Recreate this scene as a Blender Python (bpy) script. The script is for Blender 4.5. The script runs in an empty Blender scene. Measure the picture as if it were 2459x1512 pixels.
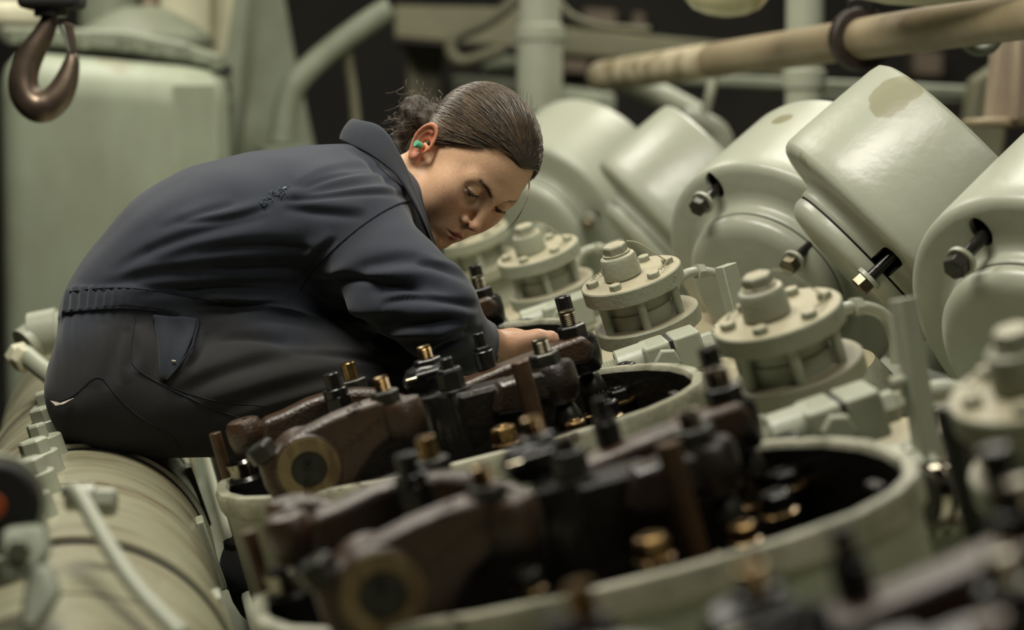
import bpy, bmesh, math, random
import numpy as np
from mathutils import Vector, Matrix
from mathutils.bvhtree import BVHTree
random.seed(4)
scn = bpy.context.scene
COL = scn.collection

# ------------------------------------------------------------------ camera
FPX = 5326.0                                   # focal length in pixels of the 2459 x 1512 frame
PITCH = math.atan((756 - 334) / FPX)           # horizon at y = 334
CAM = Vector((0, 0, 3.0))
cam_d = bpy.data.cameras.new('camera')
cam_d.sensor_width = 36.0
cam_d.lens = FPX / 2459 * 36.0
cam_d.clip_start = 0.05
cam_d.dof.use_dof = True
cam_d.dof.focus_distance = 3.14
cam_d.dof.aperture_fstop = 2.6
cam_o = bpy.data.objects.new('camera', cam_d)
COL.objects.link(cam_o)
cam_o.location = CAM
cam_o.rotation_euler = (math.pi / 2 - PITCH, 0, 0)
scn.camera = cam_o
vs = scn.view_settings
vs.view_transform = 'Standard'
vs.look = 'None'
vs.gamma = 1.0
vs.use_curve_mapping = False
vs.exposure = 0.0

# ------------------------------------------------------------------ world and ceiling light
world = bpy.data.worlds.new('engine_room_air')
scn.world = world
world.use_nodes = True
world.node_tree.nodes['Background'].inputs[0].default_value = (0.80, 0.84, 0.66, 1)
world.node_tree.nodes['Background'].inputs[1].default_value = 0.10

LAMPS = [  # (x, y, z, length x, width y, watts, aim) fluorescent ceiling fixtures of the room
    (-0.70, 2.55, 4.95, 1.7, 0.65, 76, (-0.1, 3.2, 2.6)),
    (0.75, 4.30, 4.95, 1.7, 0.65, 40, (0.3, 3.8, 2.6)),
    (-1.30, 5.60, 4.95, 1.3, 0.65, 46, (-1.2, 5.6, 2.4)),
    (0.95, 0.90, 4.95, 1.3, 0.65, 22, (0.4, 2.6, 2.6)),
    (1.1, 6.6, 4.95, 1.6, 0.65, 50, (0.4, 6.9, 2.8)),
]
for i, (x, y, z, lx, ly, w, aim) in enumerate(LAMPS):
    ld = bpy.data.lights.new('ceiling_lamp_light', 'AREA')
    ld.shape = 'RECTANGLE'
    ld.size, ld.size_y = lx, ly
    ld.energy = w
    ld.color = (1.0, 0.96, 0.84)
    lo = bpy.data.objects.new('ceiling_lamp_light', ld)
    COL.objects.link(lo)
    lo.location = (x, y, z)
    lo.rotation_euler = (Vector(aim) - Vector((x, y, z))).to_track_quat('-Z', 'Y').to_euler()

# ------------------------------------------------------------------ pixel -> place
CX = Vector((1, 0, 0))
FW = Vector((0, math.cos(PITCH), -math.sin(PITCH)))
CY = Vector((0, math.sin(PITCH), math.cos(PITCH)))
def ray(px, py):
    return CX * ((px - 1229.5) / FPX) + CY * ((756 - py) / FPX) + FW
def P(px, py, d):
    return CAM + ray(px, py) * d
def topx(p):
    q = p - CAM
    d = q.dot(FW)
    return 1229.5 + FPX * q.dot(CX) / d, 756 - FPX * q.dot(CY) / d, d
ROWA = math.radians(10.098)                    # the engine runs away from us, a little to the left
BANK = math.radians(15)                        # the cylinder bank leans to the left
R = Vector((-math.sin(ROWA), math.cos(ROWA), 0))
A = Vector((math.cos(ROWA), math.sin(ROWA), 0))
Z = Vector((0, 0, 1))
U = Z * math.cos(BANK) - A * math.sin(BANK)
B = A * math.cos(BANK) + Z * math.sin(BANK)
O2 = P(1100, 1000, 2.9)                        # on the rim plane of the second rocker box
PITCHLEN = 0.74                                # cylinder to cylinder
def PV(px, py, v):                             # pixel on the plane v of the second cylinder
    r = ray(px, py)
    return CAM + r * (((O2 - CAM).dot(R) + v) / r.dot(R))
def PW(px, py, w):                             # pixel on a plane parallel to the rim
    r = ray(px, py)
    return CAM + r * (((O2 - CAM).dot(U) + w) / r.dot(U))
def PZ(px, py, z):
    r = ray(px, py)
    return CAM + r * ((z - CAM.z) / r.z)
def L(u, v, w):
    return O2 + B * u + R * v + U * w
def mpp(p):                                    # metres per pixel there
    return (p - CAM).dot(FW) / FPX
BANKM = Matrix((B, R, U)).transposed().to_4x4()
ROWM = Matrix((A, R, Z)).transposed().to_4x4()

# ------------------------------------------------------------------ materials
MAT = {}
def nn(nt, t, **kw):
    n = nt.nodes.new(t)
    for k, v in kw.items():
        if k.startswith('i_'):
            key = k[2:]
            n.inputs[int(key) if key.isdigit() else key.replace('_', ' ')].default_value = v
        else:
            setattr(n, k, v)
    return n
def srgb(r, g, b):
    f = lambda c: (c / 255 / 12.92) if c / 255 <= 0.04045 else ((c / 255 + 0.055) / 1.055) ** 2.4
    return (f(r), f(g), f(b), 1)
def mat(name, col, col2=None, rough=0.5, rough2=None, metal=0.0, scale=6.0, stretch=(1, 1, 1), detail=5, lo=0.4, hi=0.65, bump=0.0, bscale=60.0,
        spots=None, spot_scale=25, spot_lo=0.66, spot_hi=0.72, coat=0.0, sheen=0.0, sss=0.0, bstretch=None, spec=0.5, dust=None, dust_amt=0.6):
    m = bpy.data.materials.new(name)
    m.use_nodes = True
    nt = m.node_tree
    b = nt.nodes['Principled BSDF']
    b.inputs['Metallic'].default_value = metal
    b.inputs['Roughness'].default_value = rough
    b.inputs['Specular IOR Level'].default_value = spec
    b.inputs['Coat Weight'].default_value = coat
    b.inputs['Coat Roughness'].default_value = 0.15
    b.inputs['Sheen Weight'].default_value = sheen
    b.inputs['Subsurface Weight'].default_value = sss
    tc = nn(nt, 'ShaderNodeTexCoord')
    mp = nn(nt, 'ShaderNodeMapping')
    mp.inputs['Scale'].default_value = stretch
    nt.links.new(tc.outputs['Object'], mp.inputs['Vector'])
    no = nn(nt, 'ShaderNodeTexNoise', i_Scale=scale, i_Detail=detail, i_Roughness=0.6)
    nt.links.new(mp.outputs[0], no.inputs['Vector'])
    mr = nn(nt, 'ShaderNodeMapRange', i_1=lo, i_2=hi)
    nt.links.new(no.outputs['Fac'], mr.inputs[0])
    mx = nn(nt, 'ShaderNodeMix', data_type='RGBA')
    mx.inputs['A'].default_value = col
    mx.inputs['B'].default_value = col2 or col
    nt.links.new(mr.outputs[0], mx.inputs['Factor'])
    out = mx.outputs['Result']
    if spots:
        n2 = nn(nt, 'ShaderNodeTexNoise', i_Scale=spot_scale, i_Detail=3.0)
        nt.links.new(tc.outputs['Object'], n2.inputs['Vector'])
        m2 = nn(nt, 'ShaderNodeMapRange', i_1=spot_lo, i_2=spot_hi)
        nt.links.new(n2.outputs['Fac'], m2.inputs[0])
        x2 = nn(nt, 'ShaderNodeMix', data_type='RGBA')
        x2.inputs['B'].default_value = spots
        nt.links.new(out, x2.inputs['A'])
        nt.links.new(m2.outputs[0], x2.inputs['Factor'])
        out = x2.outputs['Result']
    if dust:                                    # dust lying on faces that look up
        ge = nn(nt, 'ShaderNodeNewGeometry')
        sx = nn(nt, 'ShaderNodeSeparateXYZ')
        nt.links.new(ge.outputs['Normal'], sx.inputs[0])
        m3 = nn(nt, 'ShaderNodeMapRange', i_1=0.8, i_2=0.98, i_3=0.0, i_4=dust_amt)
        nt.links.new(sx.outputs['Z'], m3.inputs[0])
        x3 = nn(nt, 'ShaderNodeMix', data_type='RGBA')
        x3.inputs['B'].default_value = dust
        nt.links.new(out, x3.inputs['A'])
        nt.links.new(m3.outputs[0], x3.inputs['Factor'])
        out = x3.outputs['Result']
    nt.links.new(out, b.inputs['Base Color'])
    if rough2 is not None:
        m4 = nn(nt, 'ShaderNodeMapRange', i_1=0.35, i_2=0.7, i_3=rough, i_4=rough2)
        nt.links.new(no.outputs['Fac'], m4.inputs[0])
        nt.links.new(m4.outputs[0], b.inputs['Roughness'])
    if bump:
        mb2 = nn(nt, 'ShaderNodeMapping')
        mb2.inputs['Scale'].default_value = bstretch or (1, 1, 1)
        nt.links.new(tc.outputs['Object'], mb2.inputs['Vector'])
        n3 = nn(nt, 'ShaderNodeTexNoise', i_Scale=bscale, i_Detail=4.0)
        nt.links.new(mb2.outputs[0], n3.inputs['Vector'])
        bp = nn(nt, 'ShaderNodeBump', i_Strength=bump, i_Distance=0.01)
        nt.links.new(n3.outputs['Fac'], bp.inputs['Height'])
        nt.links.new(bp.outputs[0], b.inputs['Normal'])
    MAT[name] = m
    return m
GREEN = srgb(158, 161, 144)
mat('green_paint', GREEN, srgb(146, 149, 130), rough=0.33, rough2=0.5, scale=5, bump=0.05, bscale=90, spots=srgb(112, 108, 80), spot_scale=17, spot_lo=0.70, spot_hi=0.76)
mat('drum_paint', srgb(162, 165, 149), srgb(154, 157, 139), rough=0.30, rough2=0.46, scale=4, bump=0.08, bscale=45, spots=srgb(120, 117, 84), spot_scale=9, spot_lo=0.69, spot_hi=0.74)
mat('dusty_green_paint', srgb(150, 153, 134), srgb(140, 141, 120), rough=0.5, scale=14, bump=0.12, bscale=150, spots=srgb(92, 84, 60), spot_scale=40, spot_lo=0.68, spot_hi=0.75, dust=srgb(176, 162, 132), dust_amt=0.75)
mat('manifold_paint', srgb(154, 152, 127), srgb(92, 76, 50), rough=0.22, rough2=0.40, scale=5, stretch=(1.0, 3.2, 1.0), lo=0.44, hi=0.76, bump=0.06, bscale=40, spots=srgb(84, 64, 42), spot_scale=22, spot_lo=0.70, spot_hi=0.80)
mat('rim_paint', srgb(172, 170, 150), srgb(128, 128, 108), rough=0.35, scale=12, lo=.42, hi=.62, spots=srgb(84, 78, 62), spot_scale=38, spot_lo=0.6, spot_hi=0.68, bump=0.15, bscale=120)
mat('tank_paint', srgb(148, 156, 134), srgb(120, 120, 96), rough=0.5, scale=2.2, lo=0.45, hi=0.75, stretch=(1.2, 1.2, 0.6), spots=srgb(120, 96, 62), spot_scale=4, spot_lo=0.68, spot_hi=0.8)
mat('steel_green', srgb(128, 134, 114), srgb(104, 108, 90), rough=0.55, scale=3)
mat('olive_paint', srgb(104, 102, 78), srgb(82, 80, 60), rough=0.6, scale=3)
mat('pale_worn_paint', srgb(196, 184, 156), srgb(140, 128, 98), rough=0.45, scale=16, lo=.45, hi=.6)
mat('tan_paint', srgb(152, 138, 110), srgb(122, 107, 82), rough=0.5, scale=5, lo=0.4, hi=0.7, spots=srgb(104, 84, 62), spot_scale=10, spot_lo=0.66, spot_hi=0.75)
mat('pink_paint', srgb(148, 134, 114), srgb(128, 110, 92), rough=0.55, scale=4)
mat('cream_paint', srgb(206, 202, 176), srgb(188, 184, 156), rough=0.35, scale=5)
mat('dark_wall', srgb(44, 41, 34), srgb(30, 28, 24), rough=0.8, scale=1.5)
mat('dark_floor', srgb(48, 46, 40), srgb(34, 33, 30), rough=0.7, scale=3)
mat('brown_casting', srgb(68, 46, 27), srgb(38, 27, 17), rough=0.27, rough2=0.45, scale=14, bump=0.22, bscale=260, spec=0.75)
mat('oily_brown', srgb(44, 34, 25), srgb(26, 21, 16), rough=0.22, rough2=0.42, scale=16, bump=0.18, bscale=220, spec=0.8)
mat('oily_steel', srgb(34, 33, 30), srgb(22, 21, 19), rough=0.22, rough2=0.4, scale=25, metal=0.35, bump=0.08, bscale=200, coat=0.3)
mat('oil_black', srgb(30, 26, 20), srgb(18, 16, 13), rough=0.35, scale=10, bump=0.15, bscale=90)
mat('nut_steel', srgb(66, 66, 60), srgb(46, 44, 38), rough=0.3, rough2=0.45, metal=0.6, scale=40)
mat('worn_steel', srgb(120, 112, 92), srgb(88, 80, 62), rough=0.28, metal=0.85, scale=40)
mat('brass', srgb(150, 124, 82), srgb(104, 82, 52), rough=0.25, metal=0.9, scale=60)
mat('chrome', srgb(170, 164, 150), srgb(120, 112, 96), rough=0.15, metal=1.0, scale=20)
mat('bronze_face', srgb(134, 118, 84), srgb(92, 74, 48), rough=0.42, metal=0.35, scale=22, stretch=(2, 1, 0.6), bump=0.1, bscale=120)
mat('rusty_rod', srgb(86, 62, 40), srgb(58, 42, 28), rough=0.4, scale=20, metal=0.2)
mat('gasket_black', srgb(24, 24, 22), rough=0.7)
mat('hook_steel', srgb(112, 98, 84), srgb(76, 64, 56), rough=0.32, metal=0.75, scale=14, rough2=0.45)
mat('latch_steel', srgb(172, 178, 164), rough=0.35, metal=0.5)
mat('blue_paint', srgb(38, 66, 122), rough=0.4)
mat('wire', srgb(150, 148, 122), rough=0.5)
mat('orange_paint', srgb(190, 92, 50), rough=0.5)
mat('white_cloth', srgb(200, 192, 176), rough=0.8)
mat('lamp_glass', srgb(196, 190, 150), rough=0.2, coat=0.4)

# ------------------------------------------------------------------ mesh building (world coordinates)
class MB:
    def __init__(s):
        s.v, s.f = [], []
    def add(s, vs_, fs_):
        o = len(s.v)
        s.v += [Vector(v) for v in vs_]
        s.f += [tuple(i + o for i in f) for f in fs_]
        return s
    def box(s, c, ax, sz):                      # ax: three unit vectors, sz: full sizes
        h = [a * (k / 2) for a, k in zip(ax, sz)]
        vs_ = [c + h[0] * i + h[1] * j + h[2] * k for i in (-1, 1) for j in (-1, 1) for k in (-1, 1)]
        return s.add(vs_, [(0, 1, 3, 2), (4, 6, 7, 5), (0, 4, 5, 1), (2, 3, 7, 6), (0, 2, 6, 4), (1, 5, 7, 3)])
    def loft(s, rings, cap0=True, cap1=True, close=True):
        o = len(s.v)
        n = len(rings[0])
        for r_ in rings:
            s.v += [Vector(p) for p in r_]
        m = n if close else n - 1
        for i in range(len(rings) - 1):
            for j in range(m):
                a_, b_ = o + i * n + j, o + i * n + (j + 1) % n
                s.f.append((a_, b_, b_ + n, a_ + n))
        if cap0 and close: s.f.append(tuple(o + j for j in range(n))[::-1])
        if cap1 and close: s.f.append(tuple(o + (len(rings) - 1) * n + j for j in range(n)))
        return s
    def lathe(s, org, axis, prof, seg=40, cap0=True, cap1=True, phase=0.0, ex=None, sq=1.0):
        axis = Vector(axis).normalized()
        e1 = Vector(ex) if ex is not None else axis.orthogonal()
        e1 = (e1 - axis * e1.dot(axis)).normalized()
        e2 = axis.cross(e1)
        rings = []
        for t, r_ in prof:
            r_ = max(r_, 1e-5)
            rings.append([org + axis * t + (e1 * math.cos(a_) + e2 * (math.sin(a_) * sq)) * r_ for a_ in (phase + 2 * math.pi * j / seg for j in range(seg))])
        return s.loft(rings, cap0, cap1)
    def cyl(s, org, axis, r_, h, seg=32, ch=0.0):
        c = ch or min(r_, h) * 0.08
        return s.lathe(org, axis, [(0, r_ - c), (c, r_), (h - c, r_), (h, r_ - c)], seg)
    def hexa(s, org, axis, r_, h, phase=0.3, ex=None):
        return s.lathe(org, axis, [(0, r_), (h * 0.84, r_), (h, r_ * 0.86)], 6, phase=phase, ex=ex)
    def thread(s, org, axis, r_, h, n=7):
        pr = [(0, r_ * 0.9)]
        for i in range(n):
            pr += [(h * 0.86 * (i + 0.25) / n, r_), (h * 0.86 * (i + 0.75) / n, r_ * 0.88)]
        pr += [(h * 0.9, r_ * 0.96), (h * 0.97, r_ * 0.94), (h, r_ * 0.8)]
        return s.lathe(org, axis, pr, 20)
    def tube(s, pts, r_, seg=14, sm=0, caps=True):
        pts = [Vector(p) for p in pts]
        for _ in range(sm):
            q = [pts[0]]
            for a_, b_ in zip(pts[:-1], pts[1:]):
                q += [a_.lerp(b_, 0.25), a_.lerp(b_, 0.75)]
            pts = q + [pts[-1]]
        rings = []
        e1 = None
        for i, p in enumerate(pts):
            t = (pts[min(i + 1, len(pts) - 1)] - pts[max(i - 1, 0)]).normalized()
            e1 = t.orthogonal().normalized() if e1 is None else (e1 - t * e1.dot(t)).normalized()
            e2 = t.cross(e1)
            rr = r_(i / (len(pts) - 1)) if callable(r_) else r_
            rings.append([p + (e1 * math.cos(a_) + e2 * math.sin(a_)) * rr for a_ in (2 * math.pi * j / seg for j in range(seg))])
        return s.loft(rings, caps, caps)
    def prism(s, poly, vec):                    # planar polygon swept by a vector
        n = len(poly)
        vs_ = [Vector(p) for p in poly] + [Vector(p) + vec for p in poly]
        return s.add(vs_, [tuple(range(n))[::-1], tuple(range(n, 2 * n))] + [(j, (j + 1) % n, n + (j + 1) % n, n + j) for j in range(n)])
INV = {}
def part(name, mb, material, parent=None, bevel=0.0, smooth=35, bseg=2, kind=None, label=None, subsurf=0):
    me = bpy.data.meshes.new(name)
    inv = INV[parent.name] if parent else Matrix.Identity(4)
    me.from_pydata([inv @ v for v in mb.v], [], mb.f)
    bm = bmesh.new()
    bm.from_mesh(me)
    bmesh.ops.recalc_face_normals(bm, faces=bm.faces)
    bm.to_mesh(me)
    bm.free()
    me.materials.append(MAT[material] if isinstance(material, str) else material)
    o = bpy.data.objects.new(name, me)
    COL.objects.link(o)
    if parent:
        o.parent = parent
    INV[o.name] = inv
    if smooth:
        me.shade_smooth()
        me.set_sharp_from_angle(angle=math.radians(smooth))
    if bevel:
        b = o.modifiers.new('bevel', 'BEVEL')
        b.width, b.segments, b.limit_method, b.angle_limit = bevel, bseg, 'ANGLE', math.radians(40)
    if subsurf:
        b = o.modifiers.new('subsurf', 'SUBSURF')
        b.levels = b.render_levels = subsurf
    if kind: o['kind'] = kind
    if label: o['label'] = label
    return o
def thing(name, label, cat, base, axes=None, group=None):
    o = bpy.data.objects.new(name, None)
    o.empty_display_size = 0.05
    COL.objects.link(o)
    m = Matrix.Translation(base) @ (axes or Matrix.Identity(4))
    o.matrix_world = m
    INV[o.name] = m.inverted()
    o['label'], o['category'] = label, cat
    if group: o['group'] = group
    return o
def solo(name, label, cat, mb, material, base=None, axes=None, group=None, **kw):
    base = base or mb.v[0]
    m = Matrix.Translation(base) @ (axes or Matrix.Identity(4))
    INV['__tmp'] = m.inverted()
    class D: name = '__tmp'
    me_parent = D()
    o = None
    mb2 = MB()
    mb2.v, mb2.f = [m.inverted() @ v for v in mb.v], mb.f
    o = part(name, mb2, material, None, **kw)
    o.matrix_world = m
    INV[o.name] = m.inverted()
    o['label'], o['category'] = label, cat
    if group: o['group'] = group
    return o
def struct(name, mb, material, **kw):
    return part(name, mb, material, None, kind='structure', **kw)
def copy_tree(o, parent=None):
    c = o.copy()
    COL.objects.link(c)
    if parent:
        c.parent = parent
    for ch in o.children:
        copy_tree(ch, c)
    return c
mat('hanger_steel', srgb(46, 36, 30), srgb(34, 28, 24), rough=0.5, scale=20)
# ================================================================== the room
def slab(x0, x1, y0, y1, z0, z1):
    return MB().box(Vector(((x0 + x1) / 2, (y0 + y1) / 2, (z0 + z1) / 2)), (Vector((1, 0, 0)), Vector((0, 1, 0)), Z), (x1 - x0, y1 - y0, z1 - z0))
struct('floor', slab(-4.1, 4.6, -2.1, 10.1, -.1, 0), 'dark_floor')
struct('ceiling', slab(-4.1, 4.6, -2.1, 10.1, 5.2, 5.3), 'dark_wall')
struct('wall_back', slab(-4.1, 4.6, 10.0, 10.1, 0, 5.2), 'dark_wall')
struct('wall_left', slab(-4.1, -4.0, -2.0, 10.0, 0, 5.2), 'dark_wall')
struct('wall_right', slab(4.5, 4.6, -2.0, 10.0, 0, 5.2), 'dark_wall')
struct('wall_front', slab(-4.1, 4.6, -2.1, -2.0, 0, 5.2), 'dark_wall')
AX3 = (Vector((1, 0, 0)), Vector((0, 1, 0)), Z)
for i, (x, y, z, lx, ly, w, aim) in enumerate(LAMPS):
    f = thing('ceiling_lamp', ('fluorescent ceiling lamp over the person', 'fluorescent ceiling lamp over the exhaust drums', 'fluorescent ceiling lamp over the green tank', 'fluorescent ceiling lamp over the camera side', 'fluorescent ceiling lamp at the far wall')[i], 'lamp', Vector((x, y, 5.2)), None, 'ceiling lamps')
    part('housing', MB().box(Vector((x, y, 5.13)), AX3, (lx, ly, .13)), 'cream_paint', f, bevel=.01)

# ---- big tank at the left
D = 5.6
tk = thing('tank', 'large pale green tank with rounded top edge behind the person', 'tank', Vector((P(260, 300, D).x, P(260, 300, D).y + .4, .0)))
tl, trr, ttop = P(-20, 130, D), P(528, 175, D), P(260, 118, D)
zt = P(520, 165, D).z
zl = P(40, 118, D).z
yf = D
n = 10
prof = []
RAD = .11
for i in range(n + 1):                            # rounded shoulder, front to top
    a_ = math.pi / 2 * i / n
    prof.append((-RAD * math.sin(math.pi / 2 - a_) * -1 * -1, 0))
poly = []
xl, xr = P(2, 300, D).x, P(527, 300, D).x
def trow(x, zt_):
    pts = [Vector((x, yf, .4))]
    for i in range(n + 1):
        a_ = math.pi / 2 * i / n
        pts.append(Vector((x, yf + RAD - RAD * math.cos(a_), zt_ - RAD + RAD * math.sin(a_))))
    pts += [Vector((x, yf + .2, zt_)), Vector((x, yf + .2, .4))]
    return pts
rings = []
for x, ins in ((xl, .03), (xl + .03, .004), (xl + .06, 0), (xr - .10, 0), (xr - .04, .006), (xr - .012, .02), (xr, .05)):
    f_ = (x - xl) / (xr - xl)
    q = trow(x, zl + (zt - zl) * f_ - ins)
    for p_ in q: p_.y += ins if p_.y < yf + .15 else 0
    rings.append(q)
part('body', MB().loft(rings), 'tank_paint', tk, smooth=50)
xr2 = P(470, 300, D + .2).x
part('rear_body', MB().box(Vector(((xl + xr2) / 2, yf + .65, (zt - .03 + .4) / 2)), AX3, (xr2 - xl, .9, zt - .03 - .4)), 'tank_paint', tk, bevel=.02)
part('side_strip', MB().box(P(470, 470, D - .003), AX3, (.11, .006, .56)), 'tank_paint', tk, bevel=.02)
# flange plate and bolts on the tank top
fp = part('top_flange', MB().prism([P(0, 62, D + .12), P(300, 72, D + .12), P(430, 98, D + .12), P(525, 130, D + .12), P(535, 165, D + .12), P(300, 125, D + .12), P(0, 102, D + .12)], Vector((0, .08, 0))), 'steel_green', tk, bevel=.01)
for x, y in ((200, 112), (300, 118), (370, 128), (440, 135), (30, 100), (110, 104), (520, 162)):
    part('flange_bolt', MB().cyl(P(x, y + 6, D + .08), Z, .017, .035, 14), 'steel_green', fp)
dm_ = thing('dome_cover', 'low green dome cover on top of the tank', 'cover', P(330, 110, D + .4))
part('dome', MB().lathe(P(345, 108, D + .35), Z, [(0, .19), (.02, .185), (.05, .15), (.085, .09), (.10, .05)], 40), 'steel_green', dm_)
dr_ = thing('drum_canister', 'wide green canister with a blue lid behind the hook', 'canister', P(260, 80, D + .6))
part('canister', MB().cyl(P(265, 95, D + .7), Z, .085, .14, 40), 'steel_green', dr_)
part('lid', MB().cyl(P(265, 8, D + .7), Z, .087, .06, 40), 'blue_paint', dr_, label='blue lid')
wc = thing('white_duct', 'vertical off-white round duct above the tank', 'duct', P(450, 90, D + .5))
part('duct', MB().cyl(P(445, 110, D + .6), Z, .07, .6, 40), 'cream_paint', wc)
part('duct', MB().cyl(P(530, 140, D + .75), Z, .06, .6, 40), 'cream_paint', wc)
rb = solo('ribbed_hose', 'short brownish ribbed hose between canister and white duct', 'hose', MB().lathe(P(362, 80, D + .7), Z, [(i * .008, .024 + .003 * (i % 2)) for i in range(30)], 20), 'pink_paint')
wl = thing('white_casing', 'white rounded casing at the top left corner', 'casing', P(40, 60, D + .7))
part('casing', MB().cyl(P(20, 78, D + .9), Z, .13, .09, 40, .03), 'cream_paint', wl)
# ---- green uprights and plates behind
bm1 = thing('green_column', 'tall pale green steel column right of the tank', 'column', Vector((P(560, 300, 5.9).x, 5.9, 0)))
x0, x1 = P(535, 100, 5.9).x, P(598, 100, 5.9).x
part('flange', MB().prism([Vector((P(590, 0, 5.9).x, 5.88, 4.6)), Vector((P(608, 0, 5.9).x, 5.88, 4.6)), P(600, 0, 5.88), P(548, 420, 5.88), Vector((P(530, 500, 5.9).x, 5.88, .3)), Vector((P(500, 500, 5.9).x, 5.88, .3)), P(525, 420, 5.88), P(535, 160, 5.88), P(560, 0, 5.88)], Vector((0, .25, 0))), 'steel_green', bm1, bevel=.004)
for y in (165, 215, 260):
    part('bolt', MB().cyl(P(545, y, 5.88), -Vector((0, 1, 0)), .012, .02, 12), 'gasket_black', bm1)
pl = solo('slanted_plate', 'wide slanted grey-green bulkhead plate left of the dark opening', 'plate', MB().prism([P(600, -60, 6.6), P(668, -60, 6.6), P(700, 120, 6.6), P(760, 400, 6.6), P(800, 700, 6.6), P(560, 700, 6.6), P(560, 400, 6.6)], Vector((0, .08, 0))), 'steel_green')
dp = thing('handrail_pipe', 'bent green handrail pipe crossing the dark opening', 'pipe', P(670, 350, 5.9))
part('pipe', MB().tube([P(940, 20, 6.1), P(880, 55, 6.1), P(780, 130, 6.05), P(715, 190, 6.0), P(690, 240, 6.0), P(675, 345, 6.0)], .034, 18, 3), 'steel_green', dp)
part('foot', MB().cyl(P(675, 352, 6.0), Z * -1, .07, .03, 24), 'steel_green', dp)
tc_ = solo('slim_cable', 'slim olive cable hanging in the dark opening', 'cable', MB().tube([P(832, 92, 6.08), P(838, 160, 6.1), P(848, 220, 6.1), P(858, 330, 6.1)], .014, 10, 2), 'olive_paint')
ob = thing('olive_beam', 'olive steel cross beam above the head of the person', 'beam', P(1100, 110, 7.4))
part('web', MB().prism([P(945, 12, 7.4), P(1320, 20, 7.4), P(1320, 122, 7.4), P(945, 92, 7.4)], Vector((0, .2, 0))), 'olive_paint', ob, bevel=.01)
part('lower_flange', MB().prism([P(945, 92, 7.3), P(1320, 122, 7.3), P(1320, 132, 7.3), P(945, 100, 7.3)], Vector((0, .4, 0))), 'dark_wall', ob, bevel=.004)
oc = thing('olive_column', 'olive post below the cross beam, above the hair bun', 'column', P(1020, 300, 7.6))
part('post', MB().prism([P(978, 110, 7.6), P(1062, 115, 7.6), P(1055, 420, 7.6), P(978, 420, 7.6)], Vector((0, .2, 0))), 'olive_paint', oc, bevel=.01)
part('collar', MB().prism([P(970, 104, 7.5), P(1085, 112, 7.5), P(1085, 130, 7.5), P(970, 124, 7.5)], Vector((0, .3, 0))), 'olive_paint', oc, bevel=.01)
hs = solo('looped_hose', 'grey-green hose looping down from the ceiling', 'hose', MB().tube([P(1250, -20, 6.9), P(1220, 20, 6.9), P(1150, 65, 6.9), P(1090, 85, 6.9), P(1078, 120, 6.9), P(1100, 152, 6.9), P(1150, 140, 6.9), P(1210, 120, 6.9)], .02, 12, 3), 'olive_paint')
gc = thing('grey_cabinet', 'low grey-green cabinet behind the head', 'cabinet', P(1180, 300, 7.8))
part('body', MB().prism([P(1080, 178, 7.8), P(1260, 195, 7.8), P(1260, 420, 7.8), P(1080, 420, 7.8)], Vector((0, .5, 0))), 'steel_green', gc, bevel=.02)
part('top', MB().prism([P(1180, 130, 7.9), P(1262, 118, 7.9), P(1262, 160, 7.9), P(1150, 168, 7.9)], Vector((0, .3, 0))), 'steel_green', gc, bevel=.02)
vp = thing('vertical_pipe', 'thick pale green vertical pipe with collar behind the head', 'pipe', P(1300, 260, 6.0))
part('pipe', MB().lathe(P(1296, 268, 6.0), Z, [(0, .062), (.19, .062), (.192, .067), (.2, .068), (.23, .066), (.235, .056), (.9, .056)], 40), 'green_paint', vp)
# boxes on the wall behind
gb = thing('wall_cabinet', 'grey wall cabinet between vertical pipe and third drum', 'cabinet', P(1420, 330, 7.2))
part('body', MB().prism([P(1345, 205, 7.2), P(1480, 222, 7.2), P(1470, 335, 7.2), P(1345, 320, 7.2)], Vector((0, .3, 0))), 'steel_green', gb, bevel=.02)
part('door', MB().prism([P(1360, 222, 7.19), P(1440, 232, 7.19), P(1432, 310, 7.19), P(1360, 300, 7.19)], Vector((0, .02, 0))), 'steel_green', gb, bevel=.01)
part('shelf', MB().prism([P(1360, 345, 7.0), P(1480, 330, 7.0), P(1480, 350, 7.0), P(1360, 365, 7.0)], Vector((0, .3, 0))), 'olive_paint', gb, bevel=.01)
bb = thing('green_header', 'dull green header beam below the lamp', 'beam', P(1560, 120, 7.6))
part('web', MB().prism([P(1330, 62, 7.6), P(1700, 98, 7.6), P(1960, 120, 7.6), P(1960, 190, 7.6), P(1560, 150, 7.6), P(1330, 130, 7.6)], Vector((0, .25, 0))), 'olive_paint', bb, bevel=.01)
for x, y, w_, h_, m_ in ((1345, 140, 75, 34, 'pink_paint'), (1440, 160, 40, 40, 'pink_paint'), (1500, 42, 50, 26, 'pink_paint')):
    pass
for (x, y, w_, h_, nm, lb) in ((1348, 142, 66, 30, 'label_plate', 'pinkish plate on the wall right of the vertical pipe'), (1400, 20, 80, 40, 'junction_box', 'rusty junction box at the top behind the lamp'), (1520, 28, 28, 46, 'lamp_bracket', 'pinkish bracket left of the lamp bowl'), (2195, 120, 70, 60, 'far_fitting', 'blurred pinkish fitting in the dark upper right')):
    solo(nm, lb, 'fitting', MB().prism([P(x, y, 9.8), P(x + w_, y + 4, 9.8), P(x + w_, y + h_ + 4, 9.8), P(x, y + h_, 9.8)], Vector((0, .3, 0))), 'pink_paint', bevel=.012, bseg=3)
c2 = solo('drooping_cable', 'olive cable drooping across the top behind the lamp', 'cable', MB().tube([P(1330, -10, 6.6), P(1365, 40, 6.6), P(1440, 66, 6.6), P(1560, 72, 6.6)], .012, 10, 3), 'olive_paint')
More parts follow.
